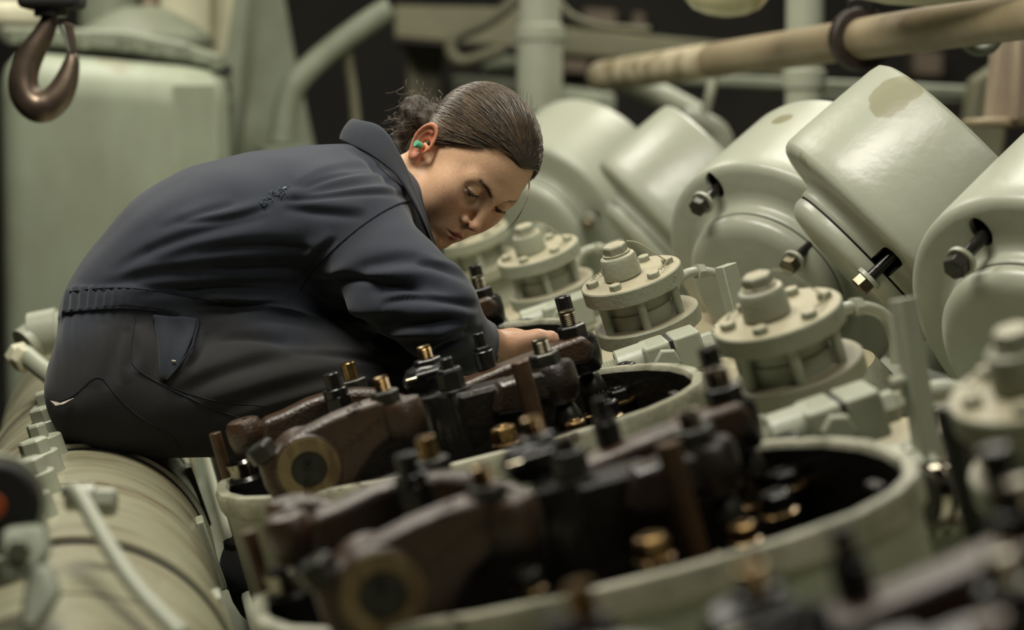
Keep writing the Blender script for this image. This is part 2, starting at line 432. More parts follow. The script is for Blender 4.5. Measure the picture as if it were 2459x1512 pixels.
sp = solo('slim_pipe', 'slim vertical green pipe under the tan pipe', 'pipe', MB().tube([P(1715, 150, 5.6), P(1712, 200, 5.6), P(1698, 250, 5.6), P(1690, 300, 5.6)], .013, 12, 2), 'green_paint')
dgp = solo('diagonal_pipe', 'grey-green diagonal pipe behind the third drum', 'pipe', MB().tube([P(1500, 190, 6.0), P(1580, 225, 6.0), P(1690, 285, 6.0)], .034, 16, 1), 'green_paint')
kb = solo('pipe_end', 'rounded pale pipe end above the third drum', 'pipe', MB().tube([P(1640, 285, 5.6), P(1700, 300, 5.6), P(1735, 330, 5.6), P(1740, 420, 5.6), P(1740, 900, 5.6)], .032, 20, 2), 'green_paint')
v2 = thing('second_vertical_pipe', 'pale vertical pipe with collar left of the largest drum', 'pipe', P(1930, 300, 5.4))
part('pipe', MB().lathe(P(1930, 330, 5.4), Z, [(0, .046), (.118, .046), (.12, .052), (.16, .054), (.165, .046), (.6, .046)], 36), 'green_paint', v2)
g2 = solo('pale_rail', 'pale horizontal rail behind the tan pipe', 'rail', MB().prism([P(1560, 170, 6.2), P(5000, 332, 6.2), P(5000, 362, 6.2), P(1560, 200, 6.2)], Vector((0, .1, 0))), 'steel_green', bevel=.01)
g3 = solo('dark_rail', 'grey-green rail low in the dark behind the largest drum', 'rail', MB().prism([P(1980, 215, 6.8), P(4690, 275, 6.8), P(4690, 291, 6.8), P(1980, 240, 6.8)], Vector((0, .1, 0))), 'steel_green', bevel=.01)
# ---- overhead tan pipe
ta, tz = P(1440, 184, 6.1), P(2520, 28, 3.55)
tp0 = thing('tan_pipe', 'long tan overhead pipe with a dark hanger ring', 'pipe', ta)
td = (tz - ta).normalized()
part('pipe', MB().lathe(ta, td, [(0, .036), (.01, .040), ((tz - ta).length, .040)], 40), 'tan_paint', tp0)
part('pale_sleeve', MB().lathe(ta + td * .02, td, [(0, .0412), (.95, .0412)], 40, False, False), 'pale_worn_paint', tp0)
pc = ta + td * ((P(2030, 98, 4.3) - ta).dot(td))
hg = thing('hanger_ring', 'dark brown pipe hanger ring round the tan pipe', 'clamp', pc)
part('ring', MB().lathe(pc, td, [(-.016, .043), (-.016, .058), (-.013, .062), (.013, .062), (.016, .058), (.016, .043)], 48, False, False), 'hanger_steel', hg)
part('rod', MB().cyl(pc + Z * .05, Z, .012, .9, 14), 'oily_steel', hg)
part('yoke', MB().box(pc + Z * .065, AX3, (.05, .03, .03)), 'oily_steel', hg, bevel=.004)
# ---- lamp bowl and cover plate
lb_ = thing('lamp_bowl', 'pale unlit lamp bowl at the top edge', 'lamp', P(1745, 10, 4.4))
lc = P(1745, -40, 4.4)
part('bowl', MB().lathe(lc, -Z, [(-.02, .092), (.0, .092), (.03, .084), (.05, .066), (.062, .04), (.066, .01)], 48), 'lamp_glass', lb_)
part('rim', MB().lathe(lc, -Z, [(-.03, .098), (-.028, .102), (.006, .102), (.008, .096)], 48, False, False), 'cream_paint', lb_)
cvp = solo('duct_bottom', 'cream underside of a duct at the upper right edge', 'duct', MB().prism([P(2030, -40, 3.9), P(2470, -60, 3.5), P(2420, -2, 3.6), P(2230, 22, 3.9), P(2140, 16, 4.0), P(2045, -5, 4.1)], Z * .1), 'cream_paint', bevel=.01)
# ---- right side post
rp_ = thing('pink_column', 'pinkish beige steel post at the right edge', 'column', P(2420, 300, 4.6))
part('web', MB().prism([P(2400, 70, 4.6), P(2480, 60, 4.6), P(2480, 290, 4.6), P(2380, 290, 4.6)], Vector((0, .08, 0))), 'pink_paint', rp_, bevel=.004)
part('flange', MB().prism([P(2428, 60, 4.55), P(2446, 60, 4.55), P(2440, 290, 4.55), P(2424, 290, 4.55)], Vector((0, -.05, 0))), 'pink_paint', rp_, bevel=.004)
part('foot_plate', MB().prism([P(2345, 284, 4.55), P(2480, 278, 4.55), P(2480, 306, 4.55), P(2345, 302, 4.55)], Vector((0, .15, 0))), 'tan_paint', rp_, bevel=.006)
gpl = solo('grey_strut', 'dark grey diagonal strut behind the right drums', 'strut', MB().prism([P(2340, 190, 5.6), P(2400, 150, 5.6), P(2420, 320, 5.6), P(2330, 900, 5.6), P(2230, 900, 5.6)], Vector((0, .1, 0))), 'olive_paint', bevel=.01)
cbl = solo('pale_cable', 'pale cable end hanging under the tan pipe at right', 'cable', MB().tube([P(2300, 62, 3.92), P(2312, 100, 3.92), P(2345, 125, 3.92), P(2380, 118, 3.92), P(2395, 95, 3.92)], .010, 12, 3), 'steel_green')
# ---- crane hook
hk = thing('crane_hook', 'steel crane hook hanging in front of the tank', 'hook', P(105, 60, 4.0))
def hp_(x, y): return P(x, y, 4.0)
hpts = [(122, 10), (120, 45), (106, 82), (76, 125), (54, 180), (58, 225), (82, 255), (108, 258), (138, 236), (158, 200), (170, 162), (176, 128)]
hr = [.014, .014, .018, .023, .026, .028, .029, .029, .026, .021, .015, .007]
def hrad(f):
    x = f * (len(hr) - 1); i = min(int(x), len(hr) - 2)
    return hr[i] + (hr[i + 1] - hr[i]) * (x - i)
pts = [hp_(*q) for q in hpts]
sm = [pts[0]]
hk_b = part('hook_body', MB().tube(pts, hrad, 20, 2), 'hook_steel', hk)
part('latch', MB().prism([hp_(138, 55), hp_(150, 58), hp_(172, 122), hp_(164, 128)], Vector((0, .012, 0))), 'latch_steel', hk, bevel=.002, label='pale spring latch')
part('latch_side', MB().prism([P(148, 50, 3.985), P(176, 58, 3.985), P(184, 124, 3.985), P(172, 128, 3.985)], Vector((0, .006, 0))), 'hook_steel', hk, bevel=.002)
part('swivel', MB().cyl(hp_(122, 40), Z, .03, .022, 28), 'oily_steel', hk)
part('block', MB().box(hp_(125, -22), AX3, (.112, .09, .066)), 'gasket_black', hk, bevel=.012, bseg=3)
# ================================================================== ENGINE, cylinder by cylinder (built at the second one, then copied along the row)
V0 = -0.09                                      # middle of a rocker box along the row
HALF = [(.288, 0), (.283, .06), (.265, .12), (.232, .17), (.185, .21), (.11, .238), (.02, .248), (-.07, .245), (-.15, .228), (-.22, .195), (-.27, .155), (-.305, .105), (-.322, .05)]
OUT = HALF + [(u, -v) for u, v in HALF[::-1] if v] 
OUT = OUT[:len(HALF)] + [(-.326, 0)] + OUT[len(HALF):]
def ring(off, w):
    n = len(OUT)
    res = []
    for i in range(n):
        a_, b_ = OUT[i - 1], OUT[(i + 1) % n]
        tx, ty = b_[0] - a_[0], b_[1] - a_[1]
        l_ = math.hypot(tx, ty)
        nx, ny = ty / l_, -tx / l_
        res.append(L(OUT[i][0] + nx * off, OUT[i][1] + ny * off + V0 - .2 * OUT[i][0], w))
    return res
MODS = []                                        # (root, {k: label})
def place(k):
    return {0: 'in the blurred near corner', 1: 'of the front box', 2: "of the box by the hand", 3: "of the box behind the hand"}[k]
def mod(name, fmt, cat, base, group, ks=(0, 1, 2, 3), special=None):
    lab = {k: (special or {}).get(k) or fmt.format(place(k)) for k in ks}
    r_ = thing(name, lab[2] if 2 in lab else list(lab.values())[0], cat, base, BANKM, group)
    MODS.append((r_, lab))
    return r_
def stud_nut(root, org, rs, hs, rn, hn, smat='brass', nmat='nut_steel', washer=0.0, ax=None, plain=False):
    ax = ax or U
    if washer:
        part('washer', MB().cyl(org, ax, washer, 0.004, 28), 'nut_steel', root)
        org = org + ax * 0.004
    part('nut', MB().hexa(org, ax, rn, hn, phase=random.random()), nmat, root, bevel=0.0008, smooth=20)
    if hs > 0:
        m_ = MB().cyl(org + ax * hn * 0.9, ax, rs, hs) if plain else MB().thread(org + ax * hn * 0.9, ax, rs, hs)
        part('stud', m_, smat, root)

# ---- rocker housing
rh = mod('rocker_housing', 'pale green open rocker housing {}', 'engine part', L(0, V0, -.2), 'open rocker housings', special={
    0: 'blurred green rocker housing rim cut off by the bottom edge', 1: 'nearest whole open rocker housing with pale worn rim, in front', 2: 'open green rocker housing under the rocker arms the person reaches over', 3: 'open rocker housing rim just behind the hand of the person'})
part('wall', MB().loft([ring(-.004, -.206), ring(-.004, -.028)], False, False), 'green_paint', rh)
part('rim', MB().loft([ring(-.004, -.030), ring(.003, -.026), ring(.004, -.006), ring(.001, 0), ring(-.011, 0.0005), ring(-.014, -.004), ring(-.014, -.03)], False, False), 'rim_paint', rh, label='worn raised rim with chipped paint')
part('liner', MB().loft([ring(-.0142, -.006), ring(-.0142, -.14), ring(-.2, -.141)], False, True), 'oil_black', rh, label='black oily inside of the box')
pd = P(1693, 978, 2.9)
part('mounting_pad', MB().cyl(pd - B * .02, (B * 0.8 - R * 0.6).normalized(), .032, .03, 28), 'green_paint', rh)
part('pad_bolt', MB().hexa(pd + (B * .8 - R * .6) * .01, (B * 0.8 - R * 0.6).normalized(), .012, .012), 'green_paint', rh, smooth=20)
for i in range(3):                               # ribs inside the wide end
    a_ = math.radians((-28, 8, 40)[i])
    c_ = L(.03 + .245 * math.cos(a_), V0 + .215 * math.sin(a_), -.075)
    part('rib', MB().box(c_, (B, R, U), (.012, .03, .12)), 'oil_black', rh, bevel=.003)

# ---- front rocker arm: lever with the bronze pivot disc
v = -.235
ar = mod('valve_rocker', 'brown rocker with round bronze pivot face, front one {}', 'rocker arm', PV(742, 1180, v), 'rocker arms')
def pxpoly(pts, v): return [PV(x, y, v) for x, y in pts]
ply = [(620, 1112), (660, 1082), (720, 1040), (800, 1000), (860, 976), (912, 958), (936, 966), (990, 962), (1010, 1000), (985, 1042), (940, 1055), (905, 1085), (876, 1130), (852, 1172), (812, 1205), (740, 1225), (672, 1222), (640, 1175)]
part('lever', MB().prism(pxpoly(ply, v), R * .042), 'brown_casting', ar, bevel=.007, bseg=4)
part('hub', MB().lathe(PV(742, 1126, v - .006), R, [(0, .0395), (.002, .041), (.05, .042), (.075, .042)], 48), 'brown_casting', ar)
df = PV(742, 1126, v - .0065)
dm = mpp(df)
dsk = part('pivot_face', MB().lathe(df, -R, [(0, dm * 76), (.002, dm * 75), (.0025, dm * 44), (.0005, dm * 43.5)], 56, False, False), 'bronze_face', ar, label='bronze ring face of the pivot')
part('shaft_end', MB().lathe(df, -R, [(-.004, dm * 43), (.0012, dm * 41), (.0012, .0001)], 40), 'nut_steel', dsk)
part('screw', MB().lathe(PV(739, 1112, v - .0085), -R, [(0, dm * 11), (.004, dm * 10), (.004, dm * 5), (.001, dm * 4)], 20), 'oily_steel', dsk)
part('screw', MB().lathe(PV(735, 1158, v - .0085), -R, [(0, dm * 7), (.004, dm * 6), (.004, dm * 3)], 16), 'oily_steel', dsk)
bo = PV(978, 1042, v + .015)
bm_ = mpp(bo)
bt = 84 * bm_
part('boss', MB().lathe(bo, U, [(-.002, bm_ * 44), (.004, bm_ * 52), (bt * .4, bm_ * 56), (bt - .005, bm_ * 55), (bt, bm_ * 50)], 40), 'brown_casting', ar)
stud_nut(ar, bo + U * bt - B * .014, bm_ * 19, .019, bm_ * 36, .017)
nb = PV(640, 1100, v + .012)
part('clamp_bolt', MB().hexa(nb, (U - B * .35).normalized(), .019, .02), 'nut_steel', ar, bevel=.001, smooth=20)
# raised casting marks, hardly legible
for txt, x, y, s_ in (('NM', 842, 999, .0125), ('2 NP 00 12 20', 822, 1085, .0105)):
    cu = bpy.data.curves.new('casting_mark', 'FONT')
    cu.body, cu.size, cu.extrude, cu.bevel_depth = txt, s_, .0006, .0002
    co = bpy.data.objects.new('casting_mark', cu)
    COL.objects.link(co)
    dg = bpy.context.evaluated_depsgraph_get()
    me = bpy.data.meshes.new_from_object(co.evaluated_get(dg))
    bpy.data.objects.remove(co)
    ang = math.radians(22)
    ex = (B * math.cos(ang) + U * math.sin(ang)).normalized()
    ey = (U * math.cos(ang) - B * math.sin(ang)).normalized()
    pos = PV(x, y, v - .0004)
    tm = MB()
    tm.add([pos + ex * q.co.x + ey * q.co.y - R * (q.co.z - .0002) for q in me.vertices], [tuple(p.vertices) for p in me.polygons])
    part('casting_mark', tm, 'brown_casting', ar, smooth=0)

# ---- middle rocker arm with the round boss at its left end
v = .02
am = mod('valve_rocker', 'brown curved rocker with rounded left boss, middle one {}', 'rocker arm', PV(602, 1080, v), 'rocker arms')
ply = [(628, 1012), (680, 992), (740, 962), (800, 942), (860, 934), (925, 938), (985, 955), (1060, 985), (1050, 1030), (950, 1010), (850, 1012), (770, 1032), (700, 1064), (655, 1082), (625, 1080)]
part('lever', MB().prism(pxpoly(ply, v - .02), R * .045), 'brown_casting', am, bevel=.009, bseg=4)
bo = PV(602, 1082, v)
bm_ = mpp(bo)
part('boss', MB().lathe(bo, U, [(-.003, bm_ * 30), (.003, bm_ * 38), (bm_ * 30, bm_ * 45), (bm_ * 62, bm_ * 45), (bm_ * 76, bm_ * 38), (bm_ * 80, bm_ * 28), (bm_ * 79, bm_ * 14), (bm_ * 72, bm_ * 11)], 40), 'brown_casting', am)
part('web', MB().prism(pxpoly([(690, 1030), (760, 1000), (860, 985), (960, 990), (960, 1060), (850, 1040), (760, 1052), (700, 1075)], v + .02), R * .03), 'brown_casting', am, bevel=.006)
bl = PV(822, 1000, v - .05)
lb = part('locking_bolt', MB().cyl(bl, U, bm_ * 34, .028, 6), 'oily_steel', am, smooth=20, bevel=.0015)
part('bolt_neck', MB().cyl(bl + U * .026, U, bm_ * 30, .012), 'oily_steel', lb)
part('bolt_top', MB().cyl(bl + U * .036, U, bm_ * 19, .022), 'oily_steel', lb)
stud_nut(am, PV(852, 934, v + .03), bm_ * 18, .024, bm_ * 36, .014, smat='brass', plain=True)

# ---- third rocker arm, further back
v = .11
a3 = mod('valve_rocker', 'brown rocker with blunt left end, rear one {}', 'rocker arm', PV(600, 1080, v), 'rocker arms', ks=(0, 1))
ply = [(590, 985), (640, 985), (700, 1005), (760, 1030), (820, 1020), (880, 1000), (960, 985), (1000, 1000), (1000, 1040), (880, 1050), (760, 1085), (650, 1090), (596, 1075)]
part('lever', MB().prism(pxpoly(ply, v), R * .045), 'brown_casting', a3, bevel=.01, bseg=4)
part('boss', MB().cyl(PV(612, 1075, v + .02), U, .024, .052, 32, .006), 'brown_casting', a3)

# ---- push rod socket, left
v = .02
pr = mod('push_rod', 'dark push rod with chrome collar at left {}', 'push rod', PV(602, 1195, v), 'push rods')
b0 = PV(604, 1192, v)
part('cup', MB().lathe(b0, U, [(-.07, bm_ * 44), (0, bm_ * 46), (bm_ * 44, bm_ * 46), (bm_ * 54, bm_ * 38)], 32), 'oily_steel', pr)
part('collar', MB().lathe(b0 + U * bm_ * 54, U, [(0, bm_ * 34), (bm_ * 20, bm_ * 36), (bm_ * 34, bm_ * 40), (bm_ * 42, bm_ * 34)], 32), 'chrome', pr, label='polished collar')
b0 = PV(556, 1180, v + .03)
rr = solo('guide_rod', 'x', 'rod', MB().cyl(b0 - U * .06, U, bm_ * 15, bm_ * 150 + .06, 20), 'rusty_rod', b0 - U * .06, BANKM, 'guide rods')
MODS.append((rr, {k: 'slim rusty guide rod at left end ' + place(k) for k in range(4)}))

# ---- shaft bracket in the middle
v = -.14
br = mod('rocker_shaft_bracket', 'black oily shaft bracket with hex nuts {}', 'bracket', PV(1080, 1110, v), 'rocker shaft brackets')
b0 = PV(1094, 1110, v)
bm_ = mpp(b0)
part('column', MB().lathe(b0, U, [(-.1, bm_ * 62), (0, bm_ * 56), (bm_ * 90, bm_ * 48), (bm_ * 160, bm_ * 46), (bm_ * 172, bm_ * 42)], 36), 'oily_steel', br)
part('block', MB().prism(pxpoly([(1030, 945), (1075, 938), (1110, 945), (1240, 912), (1262, 1040), (1215, 1085), (1130, 1110), (1045, 1080)], v + .03), R * .06), 'oil_black', br, bevel=.006)
stud_nut(br, PV(1090, 940, v), bm_ * 16, .016, bm_ * 33, .026, smat='oily_steel', nmat='oily_steel', washer=bm_ * 44, plain=True)
lk = part('link', MB().prism(pxpoly([(985, 900), (1010, 882), (1060, 870), (1090, 880), (1085, 930), (1050, 948), (1000, 950), (975, 935)], v + .06), R * .05), 'oily_steel', br, bevel=.005)
stud_nut(br, PV(1030, 882, v + .08), bm_ * 18, .018, bm_ * 36, .012, smat='brass', nmat='oily_steel')
part('pin', MB().cyl(PV(975, 918, v + .05), B, bm_ * 9, .04), 'chrome', lk)
part('pin', MB().cyl(PV(1000, 905, v + .04), B, bm_ * 8, .03), 'oily_steel', lk)

# ---- forked rocker arm that ends in two valve bosses
v = -.03
fk = mod('forked_valve_rocker', 'long forked brown rocker with two bosses {}', 'rocker arm', PV(1240, 960, v), 'forked rocker arms')
part('long_limb', MB().prism(pxpoly([(1075, 940), (1110, 922), (1200, 884), (1290, 850), (1345, 826), (1400, 806), (1430, 830), (1420, 872), (1370, 880), (1280, 920), (1190, 960), (1100, 985)], v + .0), R * .05), 'brown_casting', fk, bevel=.006, bseg=3)
part('short_limb', MB().prism(pxpoly([(1200, 925), (1270, 900), (1300, 892), (1350, 900), (1350, 950), (1290, 965), (1250, 990), (1190, 1000)], v - .11), R * .05), 'oily_brown', fk, bevel=.006, bseg=3)
b0 = PV(1406, 890, v + .03)
bm_ = mpp(b0)
part('far_boss', MB().lathe(b0, U, [(-.002, bm_ * 36), (.004, bm_ * 45), (bm_ * 40, bm_ * 49), (bm_ * 76, bm_ * 47), (bm_ * 86, bm_ * 40)], 40), 'oily_steel', fk)
stud_nut(fk, b0 + U * bm_ * 86 - B * .004, bm_ * 21, .022, bm_ * 36, .017, smat='worn_steel', nmat='oily_steel')
part('socket_post', MB().cyl(b0 + U * bm_ * 84 + R * .045 + B * .003, U, bm_ * 20, .052, 28), 'oily_steel', fk)
b1 = PV(1345, 962, v - .085)
part('near_boss', MB().lathe(b1, U, [(-.002, bm_ * 40), (.004, bm_ * 50), (bm_ * 44, bm_ * 55), (bm_ * 80, bm_ * 53), (bm_ * 90, bm_ * 46)], 40), 'oily_brown', fk, label='dark brown boss with a threaded stud')
stud_nut(fk, b1 + U * bm_ * 90 - B * .006, bm_ * 20, .020, bm_ * 38, .016, smat='worn_steel', nmat='nut_steel')
b0 = PV(1170, 884, v + .04)
sb = part('bleed_screw', MB().cyl(b0, U, bm_ * 24, .024, 28), 'oily_steel', fk)
part('screw_collar', MB().hexa(b0 + U * .018, U, bm_ * 20, .012), 'oily_steel', sb, smooth=20)
part('screw_shaft', MB().cyl(b0 + U * .028, U, bm_ * 13, .02, 20), 'oily_steel', sb)

# ---- rusty post in front of the fork
b0 = PV(1292, 1035, -.2)
rp = solo('guide_post', 'x', 'post', MB().cyl(b0 - U * .06, U, mpp(b0) * 23, mpp(b0) * 176 + .06, 28), 'rusty_rod', b0 - U * .06, BANKM, 'guide posts')
MODS.append((rp, {k: 'thick rusty brown round post ' + place(k) for k in range(4)}))

# ---- valve spindles below the bosses
def spindle(px, py, v, lab):
    b0 = PV(px, py, v)
    q = mpp(b0)
    s_ = mod('valve_spindle', lab, 'valve', b0 - U * .1, 'valve spindles')
    part('cone', MB().lathe(b0, U, [(0, q * 34), (.006, q * 35), (q * 40, q * 24), (q * 46, q * 17), (q * 70, q * 15)], 32), 'nut_steel', s_)
    part('stem', MB().cyl(b0 - U * .03, U, q * 29, .031, 28), 'chrome', s_)
    part('retainer', MB().lathe(b0 - U * .036, U, [(0, q * 40), (.002, q * 46), (.006, q * 46), (.008, q * 38), (.006, q * 24)], 36), 'brass', s_, label='gleaming brass retainer ring')
    coil = [b0 - U * (.04 + .08 * i / 60) + (B * math.cos(i * .62) + R * math.sin(i * .62)) * q * 38 for i in range(61)]
    part('spring', MB().tube(coil, .004, 8), 'oily_steel', s_)
spindle(1424, 938, .02, 'dark cone valve spindle under the far boss {}')
spindle(1368, 1012, -.115, 'dark cone valve spindle under the near boss {}')

# ---- hex studs standing in the box
def boxnut(px, py, v, lab, rad=34, hh=26, tube=True, material='nut_steel', ks=(0, 1, 2, 3)):
    b0 = PV(px, py, v)
    q = mpp(b0)
    s_ = mod('cylinder_head_nut', lab, 'nut', b0 - U * .1, 'cylinder head nuts', ks)
    part('sleeve', MB().cyl(b0 - U * .1, U, q * rad * .8, .098, 28), 'chrome' if tube else 'oily_steel', s_)
    part('collar', MB().lathe(b0 - U * .004, U, [(0, q * rad * .9), (.001, q * rad * 1.12), (.004, q * rad * 1.12), (.006, q * rad * .9)], 36), 'brass', s_)
    part('nut', MB().hexa(b0 + U * .002, U, q * rad, q * hh * 1.35, phase=.5), material, s_, smooth=20, bevel=.001)
    part('stud', MB().cyl(b0 + U * q * hh * 1.2, U, q * rad * .45, .006, 20), material, s_)
boxnut(1216, 1062, -.27, 'brass collared hex nut left of the rusty post {}', 33, 27, material='brass')
boxnut(1486, 962, .0, 'squat brass ringed hex nut in the wide end {}', 36, 20, material='oily_steel')
boxnut(1506, 905, .08, 'rearmost dark hex nut in the wide end {}', 30, 22, False, 'oily_steel')
boxnut(1462, 1000, -.10, 'dark capped hex nut beside the near spindle {}', 32, 26, False, 'oily_steel')
boxnut(1388, 1042, -.2, 'amber stained hex nut near the front rim {}', 27, 22, material='brass')
boxnut(1000, 1118, -.24, 'half hidden hex nut beneath the front lever {}', 28, 22)

# ---- two-flanged valve on pillars, beside each box
FAX = (U - R * .15 - B * .08).normalized()
FEX = (B - FAX * B.dot(FAX)).normalized()
FEY = FAX.cross(FEX)
fc = P(1514, 660, 3.28)
FD = .0765
fls = {0: 'blurred flanged valve cut off by the right edge', 1: 'dusty flanged valve with pillars behind the front open rocker box', 2: 'sharply seen flanged valve with wired bolts, right of the hand', 3: 'flanged valve with pillars right below the tip of the nose', 4: 'flanged valve half hidden behind the chin of the person', 5: 'farthest flanged valve, hidden behind the face of the person'}
fl = thing('flanged_valve', fls[2], 'valve', fc - FAX * .12, Matrix((FEX, FEY, FAX)).transposed().to_4x4(), 'flanged valves')
MODS.append((fl, fls))
part('top_flange', MB().lathe(fc - FAX * .024, FAX, [(0, FD - .001), (.001, FD), (.022, FD), (.024, FD - .0015)], 72), 'dusty_green_paint', fl)
part('lower_flange', MB().lathe(fc - FAX * .092 + FEX * .004, FAX, [(0, FD + .001), (.001, FD + .003), (.022, FD + .003), (.024, FD + .001)], 72), 'dusty_green_paint', fl)
part('core', MB().lathe(fc - FAX * .075, FAX, [(0, .053), (.028, .053), (.029, .050), (.031, .050), (.032, .051), (.058, .051)], 56), 'green_paint', fl)
for i in range(6):
    a_ = math.radians(20 + i * 60)
    q = (FEX * math.cos(a_) + FEY * math.sin(a_)) * .062
    part('pillar', MB().cyl(fc - FAX * .072 + q, FAX, .0068, .052, 18), 'green_paint', fl)
    a_ = math.radians(-8 + i * 60)
    q = (FEX * math.cos(a_) + FEY * math.sin(a_)) * .058
    part('flange_bolt', MB().hexa(fc + q, FAX, .0095, .0085, phase=random.random()), 'dusty_green_paint', fl, smooth=20, bevel=.0006)
for i in range(2):                               # lock wire twisted between the bolt heads
    a0 = math.radians(-68 + 180 * i)
    pts = []
    for j in range(22):
        a_ = a0 + math.radians(60) * j / 21
        pts.append(fc + (FEX * math.cos(a_) + FEY * math.sin(a_)) * (.058 + .002 * math.sin(j * 2.4)) + FAX * (.006 + .002 * math.cos(j * 2.4)))
    part('lock_wire', MB().tube(pts, .0009, 6), 'wire', fl)
cp = fc - FEX * .010 + FEY * .004
part('cap', MB().lathe(cp, FAX, [(0, .0265), (.002, .0265), (.003, .0285), (.030, .0275), (.034, .0255), (.036, .021)], 48), 'dusty_green_paint', fl)
pg = part('plug', MB().hexa(cp + FAX * .036, FAX, .0185, .016, phase=.35), 'dusty_green_paint', fl, smooth=20, bevel=.001)
part('plug_collar', MB().cyl(cp + FAX * .035, FAX, .0205, .004, 36), 'dusty_green_paint', fl)
pts = [cp + FAX * .05 + FEX * .02, cp + FAX * .045 + FEX * .035 - FEY * .01, fc + FAX * .018 + FEX * .045 - FEY * .02, fc + FAX * .006 + FEX * .055 - FEY * .015]
part('lock_wire', MB().tube(pts, .001, 6, 2), 'wire', fl)
part('neck', MB().lathe(fc - FAX * .16 + FEX * .006, FAX, [(0, .062), (.03, .055), (.069, .05)], 40), 'green_paint', fl)

# ---- clamp block with hex plugs under each flange
cb = thing('clamp_block', 'x', 'clamp', P(1600, 860, 3.12), BANKM, 'clamp blocks')
MODS.append((cb, {0: 'blurred clamp block below the flanged valve at the right edge', 1: 'split green clamp block below the dusty flanged valve', 2: 'split green clamp block below the sharply seen flanged valve', 3: 'split clamp block below the flanged valve near the nose'}))
c0 = P(1612, 850, 3.12)
q = mpp(c0)
d1 = (B * 1.0 - R * .12 + U * .06).normalized()
d3 = (U - d1 * U.dot(d1)).normalized()
d2 = d3.cross(d1)
part('front_half', MB().box(c0 - d1 * .020, (d1, d2, d3), (.040, .085, .052)), 'green_paint', cb, bevel=.006, bseg=3)
part('rear_half', MB().box(c0 + d1 * .0235, (d1, d2, d3), (.040, .085, .052)), 'green_paint', cb, bevel=.004, bseg=3)
part('joint', MB().box(c0 + d1 * .0018, (d1, d2, d3), (.006, .081, .048)), 'gasket_black', cb)
part('body', MB().cyl(c0 - d1 * .078, d1, .030, .05, 36), 'green_paint', cb)
part('hex_plug', MB().hexa(c0 - d1 * .012 - d2 * .044, (-d2).normalized(), .019, .014), 'green_paint', cb, smooth=20, bevel=.001)
part('hex_plug', MB().hexa(c0 + d1 * .044 - d3 * .004, d1, .019, .02), 'green_paint', cb, smooth=20, bevel=.001)
part('union_nut', MB().hexa(c0 + d1 * .062 - d3 * .004, d1, .014, .012), 'dusty_green_paint', cb, smooth=20)
part('threaded_end', MB().thread(c0 + d1 * .07 + d3 * .01, d1, .011, .03), 'green_paint', cb)
part('threaded_end', MB().thread(c0 - d1 * .076, -d1, .02, .03, 6), 'dusty_green_paint', cb)
part('pipe', MB().tube([c0 + d1 * .08, c0 + d1 * .14 - U * .01, c0 + d1 * .18 - U * .08], .012, 14, 2), 'green_paint', cb)
part('spindle', MB().cyl(c0 - d1 * .10 + d3 * .01, -d1, .017, .08, 24), 'oily_steel', cb)

# ---- dusty casting shoulder behind each flange
sh = thing('cylinder_cover', 'x', 'engine part', L(.42, .28, -.205), BANKM, 'cylinder covers')
MODS.append((sh, {k: ('blurred', 'dusty', 'tan dusted', 'far', 'farthest')[k] + ' rounded cylinder cover casting under the flanged valve ' + ('at the right edge', 'behind the front open rocker box', 'right of the hand', 'below the nose', 'behind the chin')[k] for k in range(5)}))
part('shoulder', MB().lathe(L(.42, .28, -.205), U, [(0, .25), (.05, .245), (.085, .225), (.105, .18), (.112, .1), (.114, .02)], 64), 'dusty_green_paint', sh)
for a_ in (200, 235, 270, 305, 340):
    q = L(.40 + .245 * math.cos(math.radians(a_)), .26 + .245 * math.sin(math.radians(a_)), -.2)
    part('cover_nut', MB().hexa(q, U, .02, .03, phase=a_), 'dusty_green_paint', sh, smooth=20)

# ---- square bar standing by each valve
sq = thing('square_bar', 'x', 'bar', P(1775, 760, 3.25) + R * PITCHLEN, BANKM, 'square bars')
MODS.append((sq, {1: 'upright square bar just left of the dusty flanged valve', 2: 'short square bar behind the sharply seen flanged valve', 3: 'far square bar behind the flanged valve near the nose'}))
b0 = P(1742, 636, 3.25) + R * PITCHLEN
part('bar', MB().box(b0 - U * .16, (B * .9 + R * .43, R * .9 - B * .43, U), (.028, .020, .32)), 'green_paint', sq, bevel=.0015)
part('set_screw', MB().cyl(b0 - U * .11 - R * .01 - B * .008, (-R + B * .3).normalized(), .006, .01, 14), 'green_paint', sq)
part('set_screw', MB().cyl(b0 - U * .19 - R * .01 - B * .012, -B, .008, .016, 14), 'green_paint', sq)
part('foot', MB().box(b0 - U * .31, (B, R, U), (.06, .05, .03)), 'green_paint', sq, bevel=.003)

# ---- bent oil pipe looping round each valve
hp = mod('oil_pipe', 'x', 'pipe', P(1640, 700, 3.4), 'bent oil pipes', special={0: 'blurred bent oil pipe at the right edge', 1: 'thin bent oil pipe right of the dusty flanged valve', 2: 'thin bent oil pipe looping behind the sharply seen flanged valve', 3: 'thin bent oil pipe looping beside the flanged valve near the nose'})
part('pipe', MB().tube([P(1618, 720, 3.42), P(1622, 682, 3.42), P(1645, 655, 3.42), P(1690, 650, 3.44), P(1735, 662, 3.46), P(1756, 700, 3.46), P(1760, 760, 3.46)], .0078, 14, 2), 'green_paint', hp)
part('union_nut', MB().hexa(P(1672, 652, 3.43), (P(1690, 650, 3.44) - P(1645, 655, 3.42)).normalized(), .012, .014), 'green_paint', hp, smooth=20)

